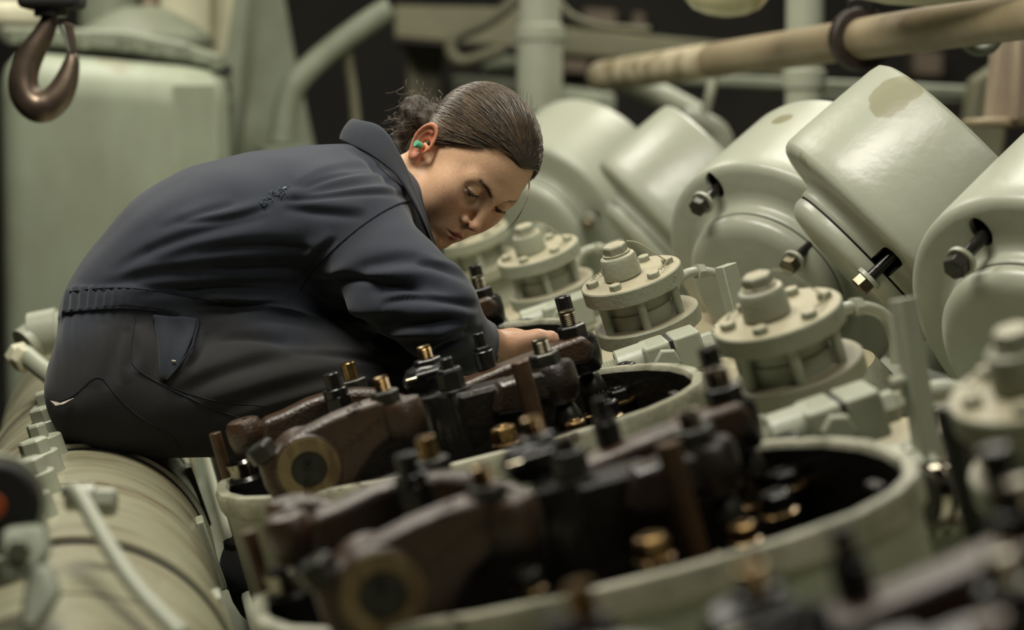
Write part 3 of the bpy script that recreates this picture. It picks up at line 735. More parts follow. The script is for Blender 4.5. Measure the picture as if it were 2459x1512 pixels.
# ---- copies along the row
for r_, lab in MODS:
    home = r_.location.copy()
    for k, l_ in lab.items():
        if k == 2 or k < 0:
            continue
        c_ = copy_tree(r_)
        c_.location = home + R * (PITCHLEN * (k - 2))
        c_['label'] = l_
    if 2 in lab:
        r_['label'] = lab[2]
    else:                                        # built here, but stands only at other cylinders
        for ch in list(r_.children_recursive) + [r_]:
            bpy.data.objects.remove(ch)

# ---- the engine deck below it all
deck = MB()
sec = [(-.43, -.36), (-.335, -.36), (-.335, -.205), (.62, -.205), (.64, -.30), (1.25, -.30), (1.25, -1.9), (-.43, -1.9)]
deck.prism([L(u, -2.6, w) for u, w in sec], R * 5.0)
db = thing('engine_block', 'long pale green engine block carrying the row of rocker boxes', 'engine', L(.3, .4, -1.9), BANKM)
part('block', deck, 'green_paint', db, bevel=.01)
for i in range(9):
    part('deck_bolt', MB().hexa(L(.56, -1.9 + i * .45, -.205), U, .022, .02, phase=i), 'dusty_green_paint', db, smooth=20, bevel=.001)

# ---- the nearest square bar stands by itself, in front of the clamp block
t0, t1 = P(2168, 716, 2.30), P(2240, 1172, 2.30)
bd = (t1 - t0).normalized()
e1 = (B * .88 + R * .47); e1 = (e1 - bd * e1.dot(bd)).normalized(); e2 = bd.cross(e1)
sq0 = thing('square_bar', 'tall upright square bar crossing the right of the picture', 'bar', t1, BANKM, 'square bars')
part('bar', MB().box((t0 + t1) / 2, (e1, e2, bd), (.027, .016, (t1 - t0).length)), 'green_paint', sq0, bevel=.0015)
for y_ in (905, 1078):
    f_ = (y_ - 716) / 456
    part('set_screw', MB().cyl(t0.lerp(t1, f_) - B * .012, -B, .007, .016, 14), 'dusty_green_paint', sq0)
part('clamp_plate', MB().box(P(2205, 1085, 2.34), (B, R, U), (.06, .012, .03)), 'green_paint', sq0, bevel=.003)
# ---- clutter on the deck at the near right
def clutter(name, label, cat, base):
    return thing(name, label, cat, base, BANKM)
c = clutter('angle_bracket', 'pale green triangular gusset bracket low at the right', 'bracket', P(2330, 1300, 2.3))
part('plate', MB().prism([P(2260, 1270, 2.35), P(2370, 1240, 2.4), P(2420, 1340, 2.4), P(2290, 1390, 2.35)], -U * .012), 'green_paint', c, bevel=.002)
part('gusset', MB().prism([P(2280, 1285, 2.32), P(2370, 1385, 2.32), P(2230, 1400, 2.32)], R * .015), 'gasket_black', c, bevel=.002)
part('bolt', MB().hexa(P(2240, 1320, 2.35), U, .02, .015), 'green_paint', c, smooth=20)
c = clutter('black_pipe', 'short black pipe with two bright nickel rings at lower right', 'pipe', P(2330, 1180, 2.2))
p0, p1 = P(2215, 1192, 2.26), P(2420, 1170, 2.3)
dr = (p1 - p0).normalized()
part('pipe', MB().cyl(p0, dr, .030, (p1 - p0).length, 28), 'oily_steel', c)
part('nickel_ring', MB().lathe(p0 + dr * .0, dr, [(0, .016), (.001, .034), (.012, .035), (.014, .03)], 36), 'chrome', c)
part('nickel_ring', MB().lathe(p0 + dr * .018, dr, [(0, .032), (.001, .035), (.012, .035), (.014, .03)], 36), 'chrome', c)
part('upright', MB().cyl(P(2395, 1420, 2.15), U, .018, .19, 20), 'oily_steel', c)
c = clutter('knob_lever', 'pinkish round lever knob beside the tall square bar', 'lever', P(2310, 1180, 2.3))
part('knob', MB().lathe(P(2312, 1190, 2.3), U, [(0, .008), (.006, .022), (.02, .027), (.036, .022), (.046, .008)], 28), 'pink_paint', c)
part('stem', MB().cyl(P(2312, 1195, 2.3) - U * .07, U, .008, .075, 16), 'oily_steel', c)
c = clutter('disc_stack', 'pair of upright green flange discs beside the front rocker box', 'flange', P(2190, 1230, 2.32))
for i in range(3):
    part('disc', MB().cyl(P(2160 + 34 * i, 1190, 2.32), B, .055, .010, 40), 'green_paint', c)
c = clutter('lifting_lug', 'small green lug with hex bolt behind the front rocker box', 'lug', P(2090, 1040, 2.75))
part('lug', MB().box(P(2100, 1052, 2.75), (B, R, U), (.07, .05, .014)), 'green_paint', c, bevel=.005)
part('bolt', MB().hexa(P(2088, 1040, 2.74), U, .014, .012), 'worn_steel', c, smooth=20)
c = clutter('round_pipe_stub', 'dark ended green pipe stub right of the clamp block', 'pipe', P(2190, 1040, 2.7))
part('stub', MB().lathe(P(2140, 1010, 2.66), (B * .8 + R * .5 - U * .3).normalized(), [(0, .030), (.002, .034), (.12, .034)], 32), 'green_paint', c)
part('bore', MB().lathe(P(2139, 1011, 2.659), (B * .8 + R * .5 - U * .3).normalized(), [(0, .0285), (.001, .0285)], 32), 'gasket_black', c)
# ================================================================== exhaust drums behind the valves
def stained(centre, rad, colour):
    m = MAT['drum_paint'].copy()
    nt = m.node_tree
    b = nt.nodes['Principled BSDF']
    src = b.inputs['Base Color'].links[0].from_socket
    tc = nn(nt, 'ShaderNodeTexCoord')
    no = nn(nt, 'ShaderNodeTexNoise', i_Scale=14.0, i_Detail=4.0)
    nt.links.new(tc.outputs['Object'], no.inputs['Vector'])
    sub = nn(nt, 'ShaderNodeVectorMath', operation='MULTIPLY_ADD')
    sub.inputs[1].default_value = (rad * 1.1,) * 3
    sub.inputs[2].default_value = [-rad * .55 - c for c in centre]
    nt.links.new(no.outputs['Color'], sub.inputs[0])
    ad = nn(nt, 'ShaderNodeVectorMath', operation='ADD')
    nt.links.new(tc.outputs['Object'], ad.inputs[0]); nt.links.new(sub.outputs[0], ad.inputs[1])
    ln = nn(nt, 'ShaderNodeVectorMath', operation='LENGTH')
    nt.links.new(ad.outputs[0], ln.inputs[0])
    mr = nn(nt, 'ShaderNodeMapRange', i_1=rad, i_2=rad * .9, i_3=0.0, i_4=.8)
    nt.links.new(ln.outputs['Value'], mr.inputs[0])
    mx = nn(nt, 'ShaderNodeMix', data_type='RGBA')
    mx.inputs['B'].default_value = colour
    nt.links.new(src, mx.inputs['A']); nt.links.new(mr.outputs[0], mx.inputs['Factor'])
    nt.links.new(mx.outputs['Result'], b.inputs['Base Color'])
    return m
def drum(lip, d, nz, label, rlip=.222, blen=.19, slot=None, bolts=(), tilt_img=(0.72, 0.69), capr=.95, stain=None):
    """a bulbous exhaust elbow: lip = (px, py) of the lip's middle; the axis runs up to the right in the picture and away by nz"""
    ax = (CX * tilt_img[0] + CY * tilt_img[1] + FW * nz).normalized()
    o = P(lip[0], lip[1], d)
    t = thing('exhaust_elbow', label, 'exhaust elbow', o - Z * rlip, ROWM, 'exhaust elbows')
    hub_r = .146
    hub = MB().lathe(o, ax, [(-.068, .002), (-.068, hub_r - .030), (-.066, hub_r - .016), (-.060, hub_r - .006), (-.053, hub_r - .001), (-.047, hub_r), (-.040, hub_r)], 96, True, False)
    part('hub', hub, 'drum_paint', t)
    part('joint', MB().lathe(o, ax, [(-.040, hub_r), (-.040, hub_r - .005), (-.0368, hub_r - .005), (-.0368, hub_r)], 96, False, False), 'gasket_black', t)
    prof = [(-.0368, hub_r), (-.035, hub_r + .002), (-.030, hub_r + .003), (-.023, hub_r + .003), (-.017, hub_r + .007), (-.012, hub_r + .015), (-.010, hub_r + .028)]
    prof += [(-.0085, rlip - .016), (-.006, rlip - .008), (-.001, rlip - .0025), (.006, rlip), (.03, rlip)]
    prof += [(blen * .6, rlip * (1 - (1 - capr) * .4)), (blen - .02, rlip * capr + .003), (blen - .006, rlip * capr), (blen, rlip * capr - .008), (blen + .001, rlip * .5), (blen, .01)]
    sm_ = MB().lathe(o, ax, prof, 128, False, True)
    body = part('shell', sm_, 'drum_paint', t)
    stain_at = stain
    bvh = BVHTree.FromPolygons(sm_.v + hub.v, sm_.f + [tuple(i + len(sm_.v) for i in f) for f in hub.f])
    def hit(px, py):
        h_ = bvh.ray_cast(CAM, ray(px, py).normalized())
        return h_[0] if h_[0] else P(px, py, d - .1)
    def bolt(p_, mt, shank):
        b_ = part('bolt_head', MB().hexa(p_, -ax, .0165, .018, phase=random.random()), mt, t, smooth=20, bevel=.001)
        part('bolt_washer', MB().cyl(p_, ax, .020, .007, 28), 'drum_paint', b_)
        part('bolt_shank', MB().cyl(p_ + ax * .004, ax, .0085, shank, 18), 'oily_steel', b_)
    if stain_at:
        hp0 = INV[t.name] @ hit(stain_at[0], stain_at[1])
        body.data.materials[0] = stained(hp0, stain_at[2], stain_at[3])
    if slot:
        px, py, rs, sq, out, mt = slot
        p_ = hit(px, py)
        cut = MB().lathe(p_ - ax * .06, ax, [(0, rs), (.13, rs)], 32, sq=sq, ex=(o - p_).normalized())
        cme = bpy.data.meshes.new('slot_cutter')
        inv = INV[t.name]
        cme.from_pydata([inv @ v_ for v_ in cut.v], [], cut.f)
        bm = bmesh.new(); bm.from_mesh(cme); bmesh.ops.recalc_face_normals(bm, faces=bm.faces); bm.to_mesh(cme); bm.free()
        co = bpy.data.objects.new('slot_cutter', cme)
        COL.objects.link(co)
        co.parent = t
        sm = body.modifiers.new('wall', 'SOLIDIFY'); sm.thickness = .010; sm.offset = -1
        bo = body.modifiers.new('slot', 'BOOLEAN'); bo.object = co; bo.operation = 'DIFFERENCE'; bo.solver = 'EXACT'
        bpy.context.view_layer.update()
        dg = bpy.context.evaluated_depsgraph_get()
        nm = bpy.data.meshes.new_from_object(body.evaluated_get(dg))
        body.modifiers.clear()
        body.data = nm
        nm.shade_smooth(); nm.set_sharp_from_angle(angle=math.radians(38))
        bpy.data.objects.remove(co)
        part('pocket', MB().lathe(p_ + ax * .055 + (o - p_).normalized() * .02, ax, [(0, .03), (.004, .03)], 24), 'gasket_black', t)  # black disc inside the shell, paints the darkness seen through the slot
        bolt(p_ - ax * out + (o - p_).normalized() * .006, mt, .10)
    for bx, by, out, mt in bolts:
        bolt(hit(bx, by) - ax * out, mt, .05)
    return t
drum((2127, 597), 3.40, -.06, 'largest tilted exhaust drum with an olive stain on its shoulder, right of centre', slot=(2136, 622, .024, .8, .045, 'worn_steel'), blen=.19, stain=(2150, 225, .042, srgb(126, 122, 92)))
drum((1874, 660), 3.78, .75, 'round faced exhaust drum with a bolt in a dark slot, facing us', slot=(1716, 446, .024, .62, .048, 'nut_steel'), bolts=[(1925, 606, .03, 'worn_steel')], blen=.235, stain=(1878, 286, .020, srgb(112, 106, 72)))
drum((1612, 571), 4.72, -.015, 'third exhaust drum from the right, between the round faced one and the far one', blen=.19)
drum((1312, 536), 5.30, .80, 'farthest exhaust drum right behind the forehead of the person', blen=.235, bolts=[(1432, 516, .03, 'worn_steel')])
drum((2551, 815), 2.85, .62, 'blurred exhaust drum cut off by the right edge of the picture', slot=(2356, 556, .021, .7, .06, 'nut_steel'), blen=.235)
# exhaust trunk the drums open into, behind them
tr = thing('exhaust_duct', 'long pale green exhaust duct behind the drums', 'duct', P(2100, 900, 4.3), ROWM)
tb = P(2250, 900, 4.1)
part('trunk', MB().lathe(tb - R * 2.0 + A * .15, R, [(0, .2), (.01, .22), (4.0, .22), (4.01, .2)], 48), 'steel_green', tr)

# ================================================================== the big pipe at the left, on which the person sits
MC = CAM - A * .052 - Z * .615                    # a point on its axis
MR = .18
def M_(t): return MC + R * t
mf = thing('manifold_pipe', 'big streaked green pipe along the left side, the seat of the person', 'pipe', M_(1.2) - Z * MR, ROWM)
joints = [1.72, 2.42, 3.16, 3.90, 4.64]
prev = .9
for i, j in enumerate(joints):
    part('pipe_section', MB().lathe(M_(prev), R, [(0, MR - .004), (.004, MR), (j - prev - .010, MR), (j - prev - .006, MR - .006)], 96), 'manifold_paint', mf)
    part('gasket', MB().lathe(M_(j - .008), R, [(0, MR + .002), (.010, MR + .002)], 96), 'gasket_black', mf)
    part('band', MB().lathe(M_(j), R, [(0, MR + .001), (.002, MR + .007), (.050, MR + .007), (.052, MR + .001)], 96), 'manifold_paint', mf)
    part('weld', MB().lathe(M_(j + .42), R, [(0, MR - .001), (.002, MR + .0022), (.005, MR + .0022), (.007, MR - .001)], 96), 'worn_steel' if 0 else 'manifold_paint', mf)
    prev = j + .002
part('pipe_section', MB().lathe(M_(prev), R, [(0, MR - .004), (.004, MR), (.55, MR)], 96), 'manifold_paint', mf)
def onpipe(ang, t, r_=MR):                        # ang from the crest, + to the right
    n_ = A * math.sin(ang) + Z * math.cos(ang)
    return M_(t) + n_ * r_, n_
for t_, dbl in ((2.62, 1), (2.80, 1), (2.98, 1), (3.14, 0), (3.34, 1), (3.56, 1), (2.44, 0), (2.28, 1)):
    p_, n_ = onpipe(math.radians(-16), t_)
    b_ = part('boss', MB().lathe(p_ - n_ * .01, n_, [(0, .032), (.012, .030), (.036, .029), (.038, .027)], 36), 'green_paint', mf)
    part('boss_bolt', MB().hexa(p_ + n_ * .028, n_, .021 if dbl else .014, .020, phase=t_ * 5), 'green_paint', b_, smooth=20, bevel=.001)
# clip and rail along the right flank
for t_ in (2.50, 3.0, 3.5):
    p_, n_ = onpipe(math.radians(72), t_)
    part('side_clip', MB().box(p_, (R, n_.cross(R), n_), (.05, .1, .012)), 'green_paint', mf, bevel=.003)
# elbow union at the far left of the seat
ev = thing('pipe_union', 'knobbly pale pipe union behind the seat at the left', 'pipe fitting', P(80, 880, 3.9))
part('body', MB().tube([P(150, 790, 3.9), P(100, 800, 3.9), P(60, 830, 3.88)], .032, 18, 1), 'green_paint', ev)
part('union_nut', MB().hexa(P(40, 845, 3.86), (P(60, 862, 3.85) - P(40, 835, 3.87)).normalized(), .024, .02), 'cream_paint', ev, smooth=20, bevel=.002)
part('union_nut', MB().hexa(P(52, 858, 3.84), (P(90, 880, 3.8) - P(52, 858, 3.84)).normalized(), .024, .022), 'cream_paint', ev, smooth=20, bevel=.002)
part('pipe', MB().tube([P(60, 850, 3.84), P(100, 885, 3.8), P(140, 915, 3.75)], .017, 14, 1), 'green_paint', ev)
part('clamp', MB().lathe(P(75, 805, 3.9), (P(150, 790, 3.9) - P(75, 805, 3.9)).normalized(), [(0, .036), (.002, .040), (.05, .040), (.052, .036)], 24), 'green_paint', ev)
# thin pipe running down over the near section
tp = thing('thin_pipe', 'thin glossy green pipe curving down across the big pipe', 'pipe', P(180, 1180, 2.2))
part('pipe', MB().tube([P(165, 1180, 2.28), P(185, 1175, 2.22), P(215, 1230, 2.18), P(270, 1330, 2.1), P(340, 1430, 2.03), P(440, 1530, 1.95)], .0085, 16, 3), 'green_paint', tp)
part('fitting', MB().cyl(P(160, 1195, 2.28), CX, .014, .03, 20), 'green_paint', tp)
ng = thing('cap_nut', 'blurred green cap nut next to the thin pipe', 'nut', P(245, 1210, 2.3))
part('nut', MB().hexa(P(228, 1205, 2.28), CX, .016, .022), 'green_paint', ng, smooth=20, bevel=.002)
part('stem', MB().cyl(P(190, 1208, 2.29), CX, .01, .02, 20), 'green_paint', ng)
# rubber hand wheel / strap at the left edge
hw = thing('black_clamp', 'black rubber clamp with an orange dot at the left edge', 'clamp', P(10, 1260, 2.05))
c0 = P(-12, 1210, 2.05)
part('ring', MB().lathe(c0, (FW * -1 + CX * .25).normalized(), [(-.02, .024), (-.02, .036), (-.014, .041), (.014, .041), (.02, .036), (.02, .024)], 40), 'gasket_black', hw, bevel=.002)
part('outer_band', MB().lathe(c0 + FW * .006, (FW * -1 + CX * .25).normalized(), [(-.016, .040), (-.016, .046), (.016, .046), (.016, .040)], 40), 'green_paint', hw)
part('orange_dot', MB().cyl(c0 - FW * .022 + CX * .003, -FW, .012, .004, 24), 'orange_paint', hw)
pbk = thing('pipe_bracket', 'blurred green bracket bolted to the near section of the big pipe', 'bracket', P(60, 1350, 2.0))
part('plate', MB().prism([P(0, 1270, 2.0), P(90, 1260, 2.02), P(115, 1330, 2.0), P(80, 1380, 1.98), P(0, 1400, 1.97)], FW * .03), 'steel_green', pbk, bevel=.006)
part('leg', MB().prism([P(60, 1370, 1.98), P(110, 1350, 1.99), P(140, 1430, 1.96), P(90, 1512, 1.94), P(40, 1512, 1.94)], FW * .03), 'steel_green', pbk, bevel=.006)
part('bolt', MB().hexa(P(50, 1320, 1.99), -FW, .012, .012), 'steel_green', pbk, smooth=20)
# ================================================================== the person: signed distance fields, meshed with surface nets
def npv(v): return np.array(v, dtype=np.float32)
def smin(a, b, k):
    h = np.clip(0.5 + 0.5 * (b - a) / k, 0, 1)
    return b + (a - b) * h - k * h * (1 - h)
def smax(a, b, k): return -smin(-a, -b, k)
def sph(q, c, r): return np.sqrt(((q - npv(c)) ** 2).sum(-1)) - r
def ell(q, c, r, M=None):
    p = q - npv(c)
    if M is not None: p = p @ npv(M).T
    r = npv(r)
    k0 = np.sqrt(((p / r) ** 2).sum(-1)) + 1e-9
    k1 = np.sqrt(((p / (r * r)) ** 2).sum(-1)) + 1e-9
    return k0 * (k0 - 1) / k1
def cap(q, a, b, ra, rb, sq=None):
    a, b = npv(a), npv(b)
    if sq is not None:
        sq = npv(sq)
        q, a, b = q * sq, a * sq, b * sq
    ab = b - a
    t = np.clip(((q - a) @ ab) / (ab @ ab), 0, 1)[..., None]
    return np.sqrt(((q - a - t * ab) ** 2).sum(-1)) - (ra + (rb - ra) * t[..., 0])
def sparse_field(fn, lo, hi, h, blk=16, slack=1.0):
    lo, hi = npv(lo), npv(hi)
    nb = np.ceil((hi - lo) / (h * blk)).astype(int)
    Dm = np.full(tuple(nb * blk), 1.0, np.float32)
    g = np.stack(np.meshgrid(*[np.arange(n) for n in nb], indexing='ij'), -1).reshape(-1, 3)
    ctr = lo + (g + 0.5) * (h * blk)
    dc = fn(ctr.astype(np.float32))
    rad = h * blk * 0.87 * slack + 0.004 * (1 if h < 0.1 else 1000)
    loc = np.stack(np.meshgrid(*[np.arange(blk)] * 3, indexing='ij'), -1).reshape(-1, 3)
    near = np.abs(dc) < rad
    for i in np.nonzero(~near & (dc < 0))[0]:
        x, y, z = g[i] * blk
        Dm[x:x + blk, y:y + blk, z:z + blk] = -1.0
    idx = np.nonzero(near)[0]
    for c in range(0, len(idx), 160):
        sub = idx[c:c + 160]
        pts = lo + (g[sub][:, None, :] * blk + loc[None]) * h
        val = fn(pts.reshape(-1, 3).astype(np.float32)).reshape(len(sub), blk, blk, blk)
        for i, b in enumerate(sub):
            x, y, z = g[b] * blk
            Dm[x:x + blk, y:y + blk, z:z + blk] = val[i]
    return Dm
def surface_nets(Dm, lo, h):
    s = Dm < 0
    cnt = np.zeros(tuple(n - 1 for n in s.shape), np.uint8)
    cs = [(i, j, k) for i in (0, 1) for j in (0, 1) for k in (0, 1)]
    sl = lambda o: tuple(slice(c, n - 1 + c) for c, n in zip(o, s.shape))
    for o in cs: cnt += s[sl(o)]
    idx = np.argwhere((cnt > 0) & (cnt < 8))
    vid = np.full(cnt.shape, -1, np.int32)
    vid[tuple(idx.T)] = np.arange(len(idx))
    vals = {o: Dm[tuple((idx + np.array(o)).T)] for o in cs}
    acc = np.zeros((len(idx), 3), np.float32); n = np.zeros(len(idx), np.float32)
    for a in cs:
        for ax in range(3):
            if a[ax]: continue
            b = list(a); b[ax] = 1; b = tuple(b)
            va, vb = vals[a], vals[b]
            m = (va < 0) != (vb < 0)
            t = np.where(m, va / np.where(m, va - vb, 1), 0)
            p = np.array(a, np.float32)[None].repeat(len(idx), 0); p[:, ax] += t
            acc[m] += p[m]; n[m] += 1
    verts = npv(lo) + (idx + acc / n[:, None]) * h
    quads = []
    for ax in range(3):
        o1, o2 = [a for a in range(3) if a != ax]
        s0 = [slice(1, -1)] * 3; s1 = [slice(1, -1)] * 3
        s0[ax] = slice(0, -1); s1[ax] = slice(1, None)
        e = np.argwhere(s[tuple(s0)] != s[tuple(s1)])
        off = np.ones(3, int); off[ax] = 0
        e = e + off
        ins = s[tuple(e.T)]
        q = []
        for d1, d2 in ((-1, -1), (0, -1), (0, 0), (-1, 0)):
            c = e.copy(); c[:, o1] += d1; c[:, o2] += d2
            q.append(vid[tuple(c.T)])
        q = np.stack(q, 1)
        flip = ins if ax != 1 else ~ins
        q[~flip] = q[~flip][:, ::-1]
        quads.append(q)
    quads = np.concatenate(quads)
    return verts, quads[(quads >= 0).all(1)]
def relax(v, f, n=2, lam=0.5):
    e = np.concatenate([f[:, [0, 1]], f[:, [1, 2]], f[:, [2, 3]], f[:, [3, 0]]])
    for _ in range(n):
        i0 = np.concatenate([e[:, 0], e[:, 1]]); i1 = np.concatenate([e[:, 1], e[:, 0]])
        acc = np.stack([np.bincount(i0, v[i1, k], len(v)) for k in range(3)], 1).astype(np.float32)
        c = np.bincount(i0, minlength=len(v)).astype(np.float32)
        v = v + lam * (acc / np.maximum(c, 1)[:, None] - v)
    return v
def normals(v, f):
    n = np.cross(v[f[:, 2]] - v[f[:, 0]], v[f[:, 3]] - v[f[:, 1]])
    acc = np.zeros_like(v)
    for i in range(4): acc += np.stack([np.bincount(f[:, i], n[:, k], len(v)) for k in range(3)], 1).astype(acc.dtype)
    return acc / (np.linalg.norm(acc, axis=1, keepdims=True) + 1e-12)
def np_object(name, v, f, material, parent, color=None):
    me = bpy.data.meshes.new(name)
    inv = np.array(INV[parent.name], dtype=np.float64)
    vv = v @ inv[:3, :3].T + inv[:3, 3]
    me.vertices.add(len(v)); me.vertices.foreach_set('co', vv.astype(np.float32).ravel())
    me.loops.add(f.size); me.loops.foreach_set('vertex_index', f.astype(np.int32).ravel())
    me.polygons.add(len(f))
    me.polygons.foreach_set('loop_start', (np.arange(len(f)) * 4).astype(np.int32))
    me.update(calc_edges=True)
    me.validate()
    if color is not None:
        at = me.color_attributes.new('tint', 'FLOAT_COLOR', 'POINT')
        at.data.foreach_set('color', np.concatenate([color, np.ones((len(v), 1))], 1).astype(np.float32).ravel())
    me.shade_smooth()
    me.materials.append(MAT[material])
    o = bpy.data.objects.new(name, me)
    COL.objects.link(o)
    o.parent = parent
    INV[o.name] = INV[parent.name]
    return o
def npx(v):                                      # pixel of each vertex
    q = v - npv(CAM)
    d = q @ npv(FW)
    return np.stack([1229.5 + FPX * (q @ npv(CX)) / d, 756 - FPX * (q @ npv(CY)) / d], 1)

# skin, hair, cloth
sk = mat('skin', (1, 1, 1, 1), rough=0.46, sss=0.0, bump=0.05, bscale=900, spec=0.4)
nt = sk.node_tree; bs = nt.nodes['Principled BSDF']
at = nn(nt, 'ShaderNodeVertexColor', layer_name='tint')
for l_ in list(bs.inputs['Base Color'].links): nt.links.remove(l_)
n_ = nn(nt, 'ShaderNodeTexNoise', i_Scale=160.0, i_Detail=4.0)
mr_ = nn(nt, 'ShaderNodeMapRange', i_1=0.3, i_2=0.7, i_3=0.9, i_4=1.08)
nt.links.new(n_.outputs['Fac'], mr_.inputs[0])
vm = nn(nt, 'ShaderNodeVectorMath', operation='SCALE')
nt.links.new(at.outputs['Color'], vm.inputs[0]); nt.links.new(mr_.outputs[0], vm.inputs['Scale'])
nt.links.new(vm.outputs[0], bs.inputs['Base Color'])
bs.inputs['Subsurface Weight'].default_value = 0.12
bs.inputs['Subsurface Radius'].default_value = (0.01, 0.004, 0.002)
bs.inputs['Subsurface Scale'].default_value = 0.5
mat('navy_cloth', srgb(48, 52, 61), srgb(39, 42, 49), rough=0.88, scale=7, lo=.35, hi=.7, bump=0.12, bscale=700, sheen=0.14, spec=0.2, spots=srgb(47, 45, 41), spot_scale=5, spot_lo=.56, spot_hi=.7)
cl_ = MAT['navy_cloth'].copy(); cl_.name = 'worn_navy_cloth'; MAT['worn_navy_cloth'] = cl_
nt = cl_.node_tree; bs = nt.nodes['Principled BSDF']; src = bs.inputs['Base Color'].links[0].from_socket
at = nn(nt, 'ShaderNodeVertexColor', layer_name='tint'); mx = nn(nt, 'ShaderNodeMix', data_type='RGBA'); mx.inputs['Factor'].default_value = .72
nt.links.new(src, mx.inputs['A']); nt.links.new(at.outputs['Color'], mx.inputs['B']); nt.links.new(mx.outputs['Result'], bs.inputs['Base Color'])
mat('navy_seam', srgb(40, 43, 52), rough=0.9, spec=0.2)
mat('grey_thread', srgb(140, 146, 152), rough=0.9)
mat('hair_base', srgb(60, 50, 39), srgb(42, 35, 27), rough=0.6, scale=60, stretch=(1, .2, 1))
mat('hair_strand', srgb(80, 67, 52), srgb(52, 43, 33), rough=0.5, scale=25, spec=0.4)
mat('hair_tip', srgb(100, 80, 58), srgb(74, 58, 42), rough=0.45, scale=25)
mat('eye_white', srgb(190, 186, 176), rough=0.15)
mat('iris', srgb(46, 34, 26), rough=0.1)
mat('green_foam', srgb(96, 176, 138), rough=0.8)
mat('orange_foam', srgb(226, 116, 40), rough=0.8)
mat('nail', srgb(214, 172, 150), rough=0.3)
mat('boot_leather', srgb(28, 27, 26), rough=0.5)

who = thing('person', 'person in navy coveralls seated on the big pipe, bending over the rocker arms', 'person', P(300, 1050, 3.28))

# ---- head frame: s her right, f forward, u up (millimetres)
HO = npv(P(1106, 407, 3.30))
HS = npv(CX * -.643 + CY * .344 - FW * .685)
HF = npv(CX * .266 - CY * .738 - FW * .621)
HU = npv(CX * .719 + CY * .581 - FW * .383)
HM = np.stack([HS, HF, HU])                       # rows
HM /= np.linalg.norm(HM, axis=1, keepdims=True)
def to_head(p): return ((p - HO) @ HM.T) * 1000.0
def from_head(q): return npv(q) @ HM / 1000.0 + HO
def V3(q): return Vector([float(x) for x in q])
NECK_END = to_head(npv(P(925, 500, 3.30)))
EW, EU_ = npv((.45, -.87, -.2)), npv((.06, -.19, .98))
EW /= np.linalg.norm(EW); EU_ -= EW * (EW @ EU_); EU_ /= np.linalg.norm(EU_)
EN = np.cross(EU_, EW); EN = EN if EN[0] > 0 else -EN
EC = npv((79, -13, 4))
EYE = npv((30.5, 77, 25))
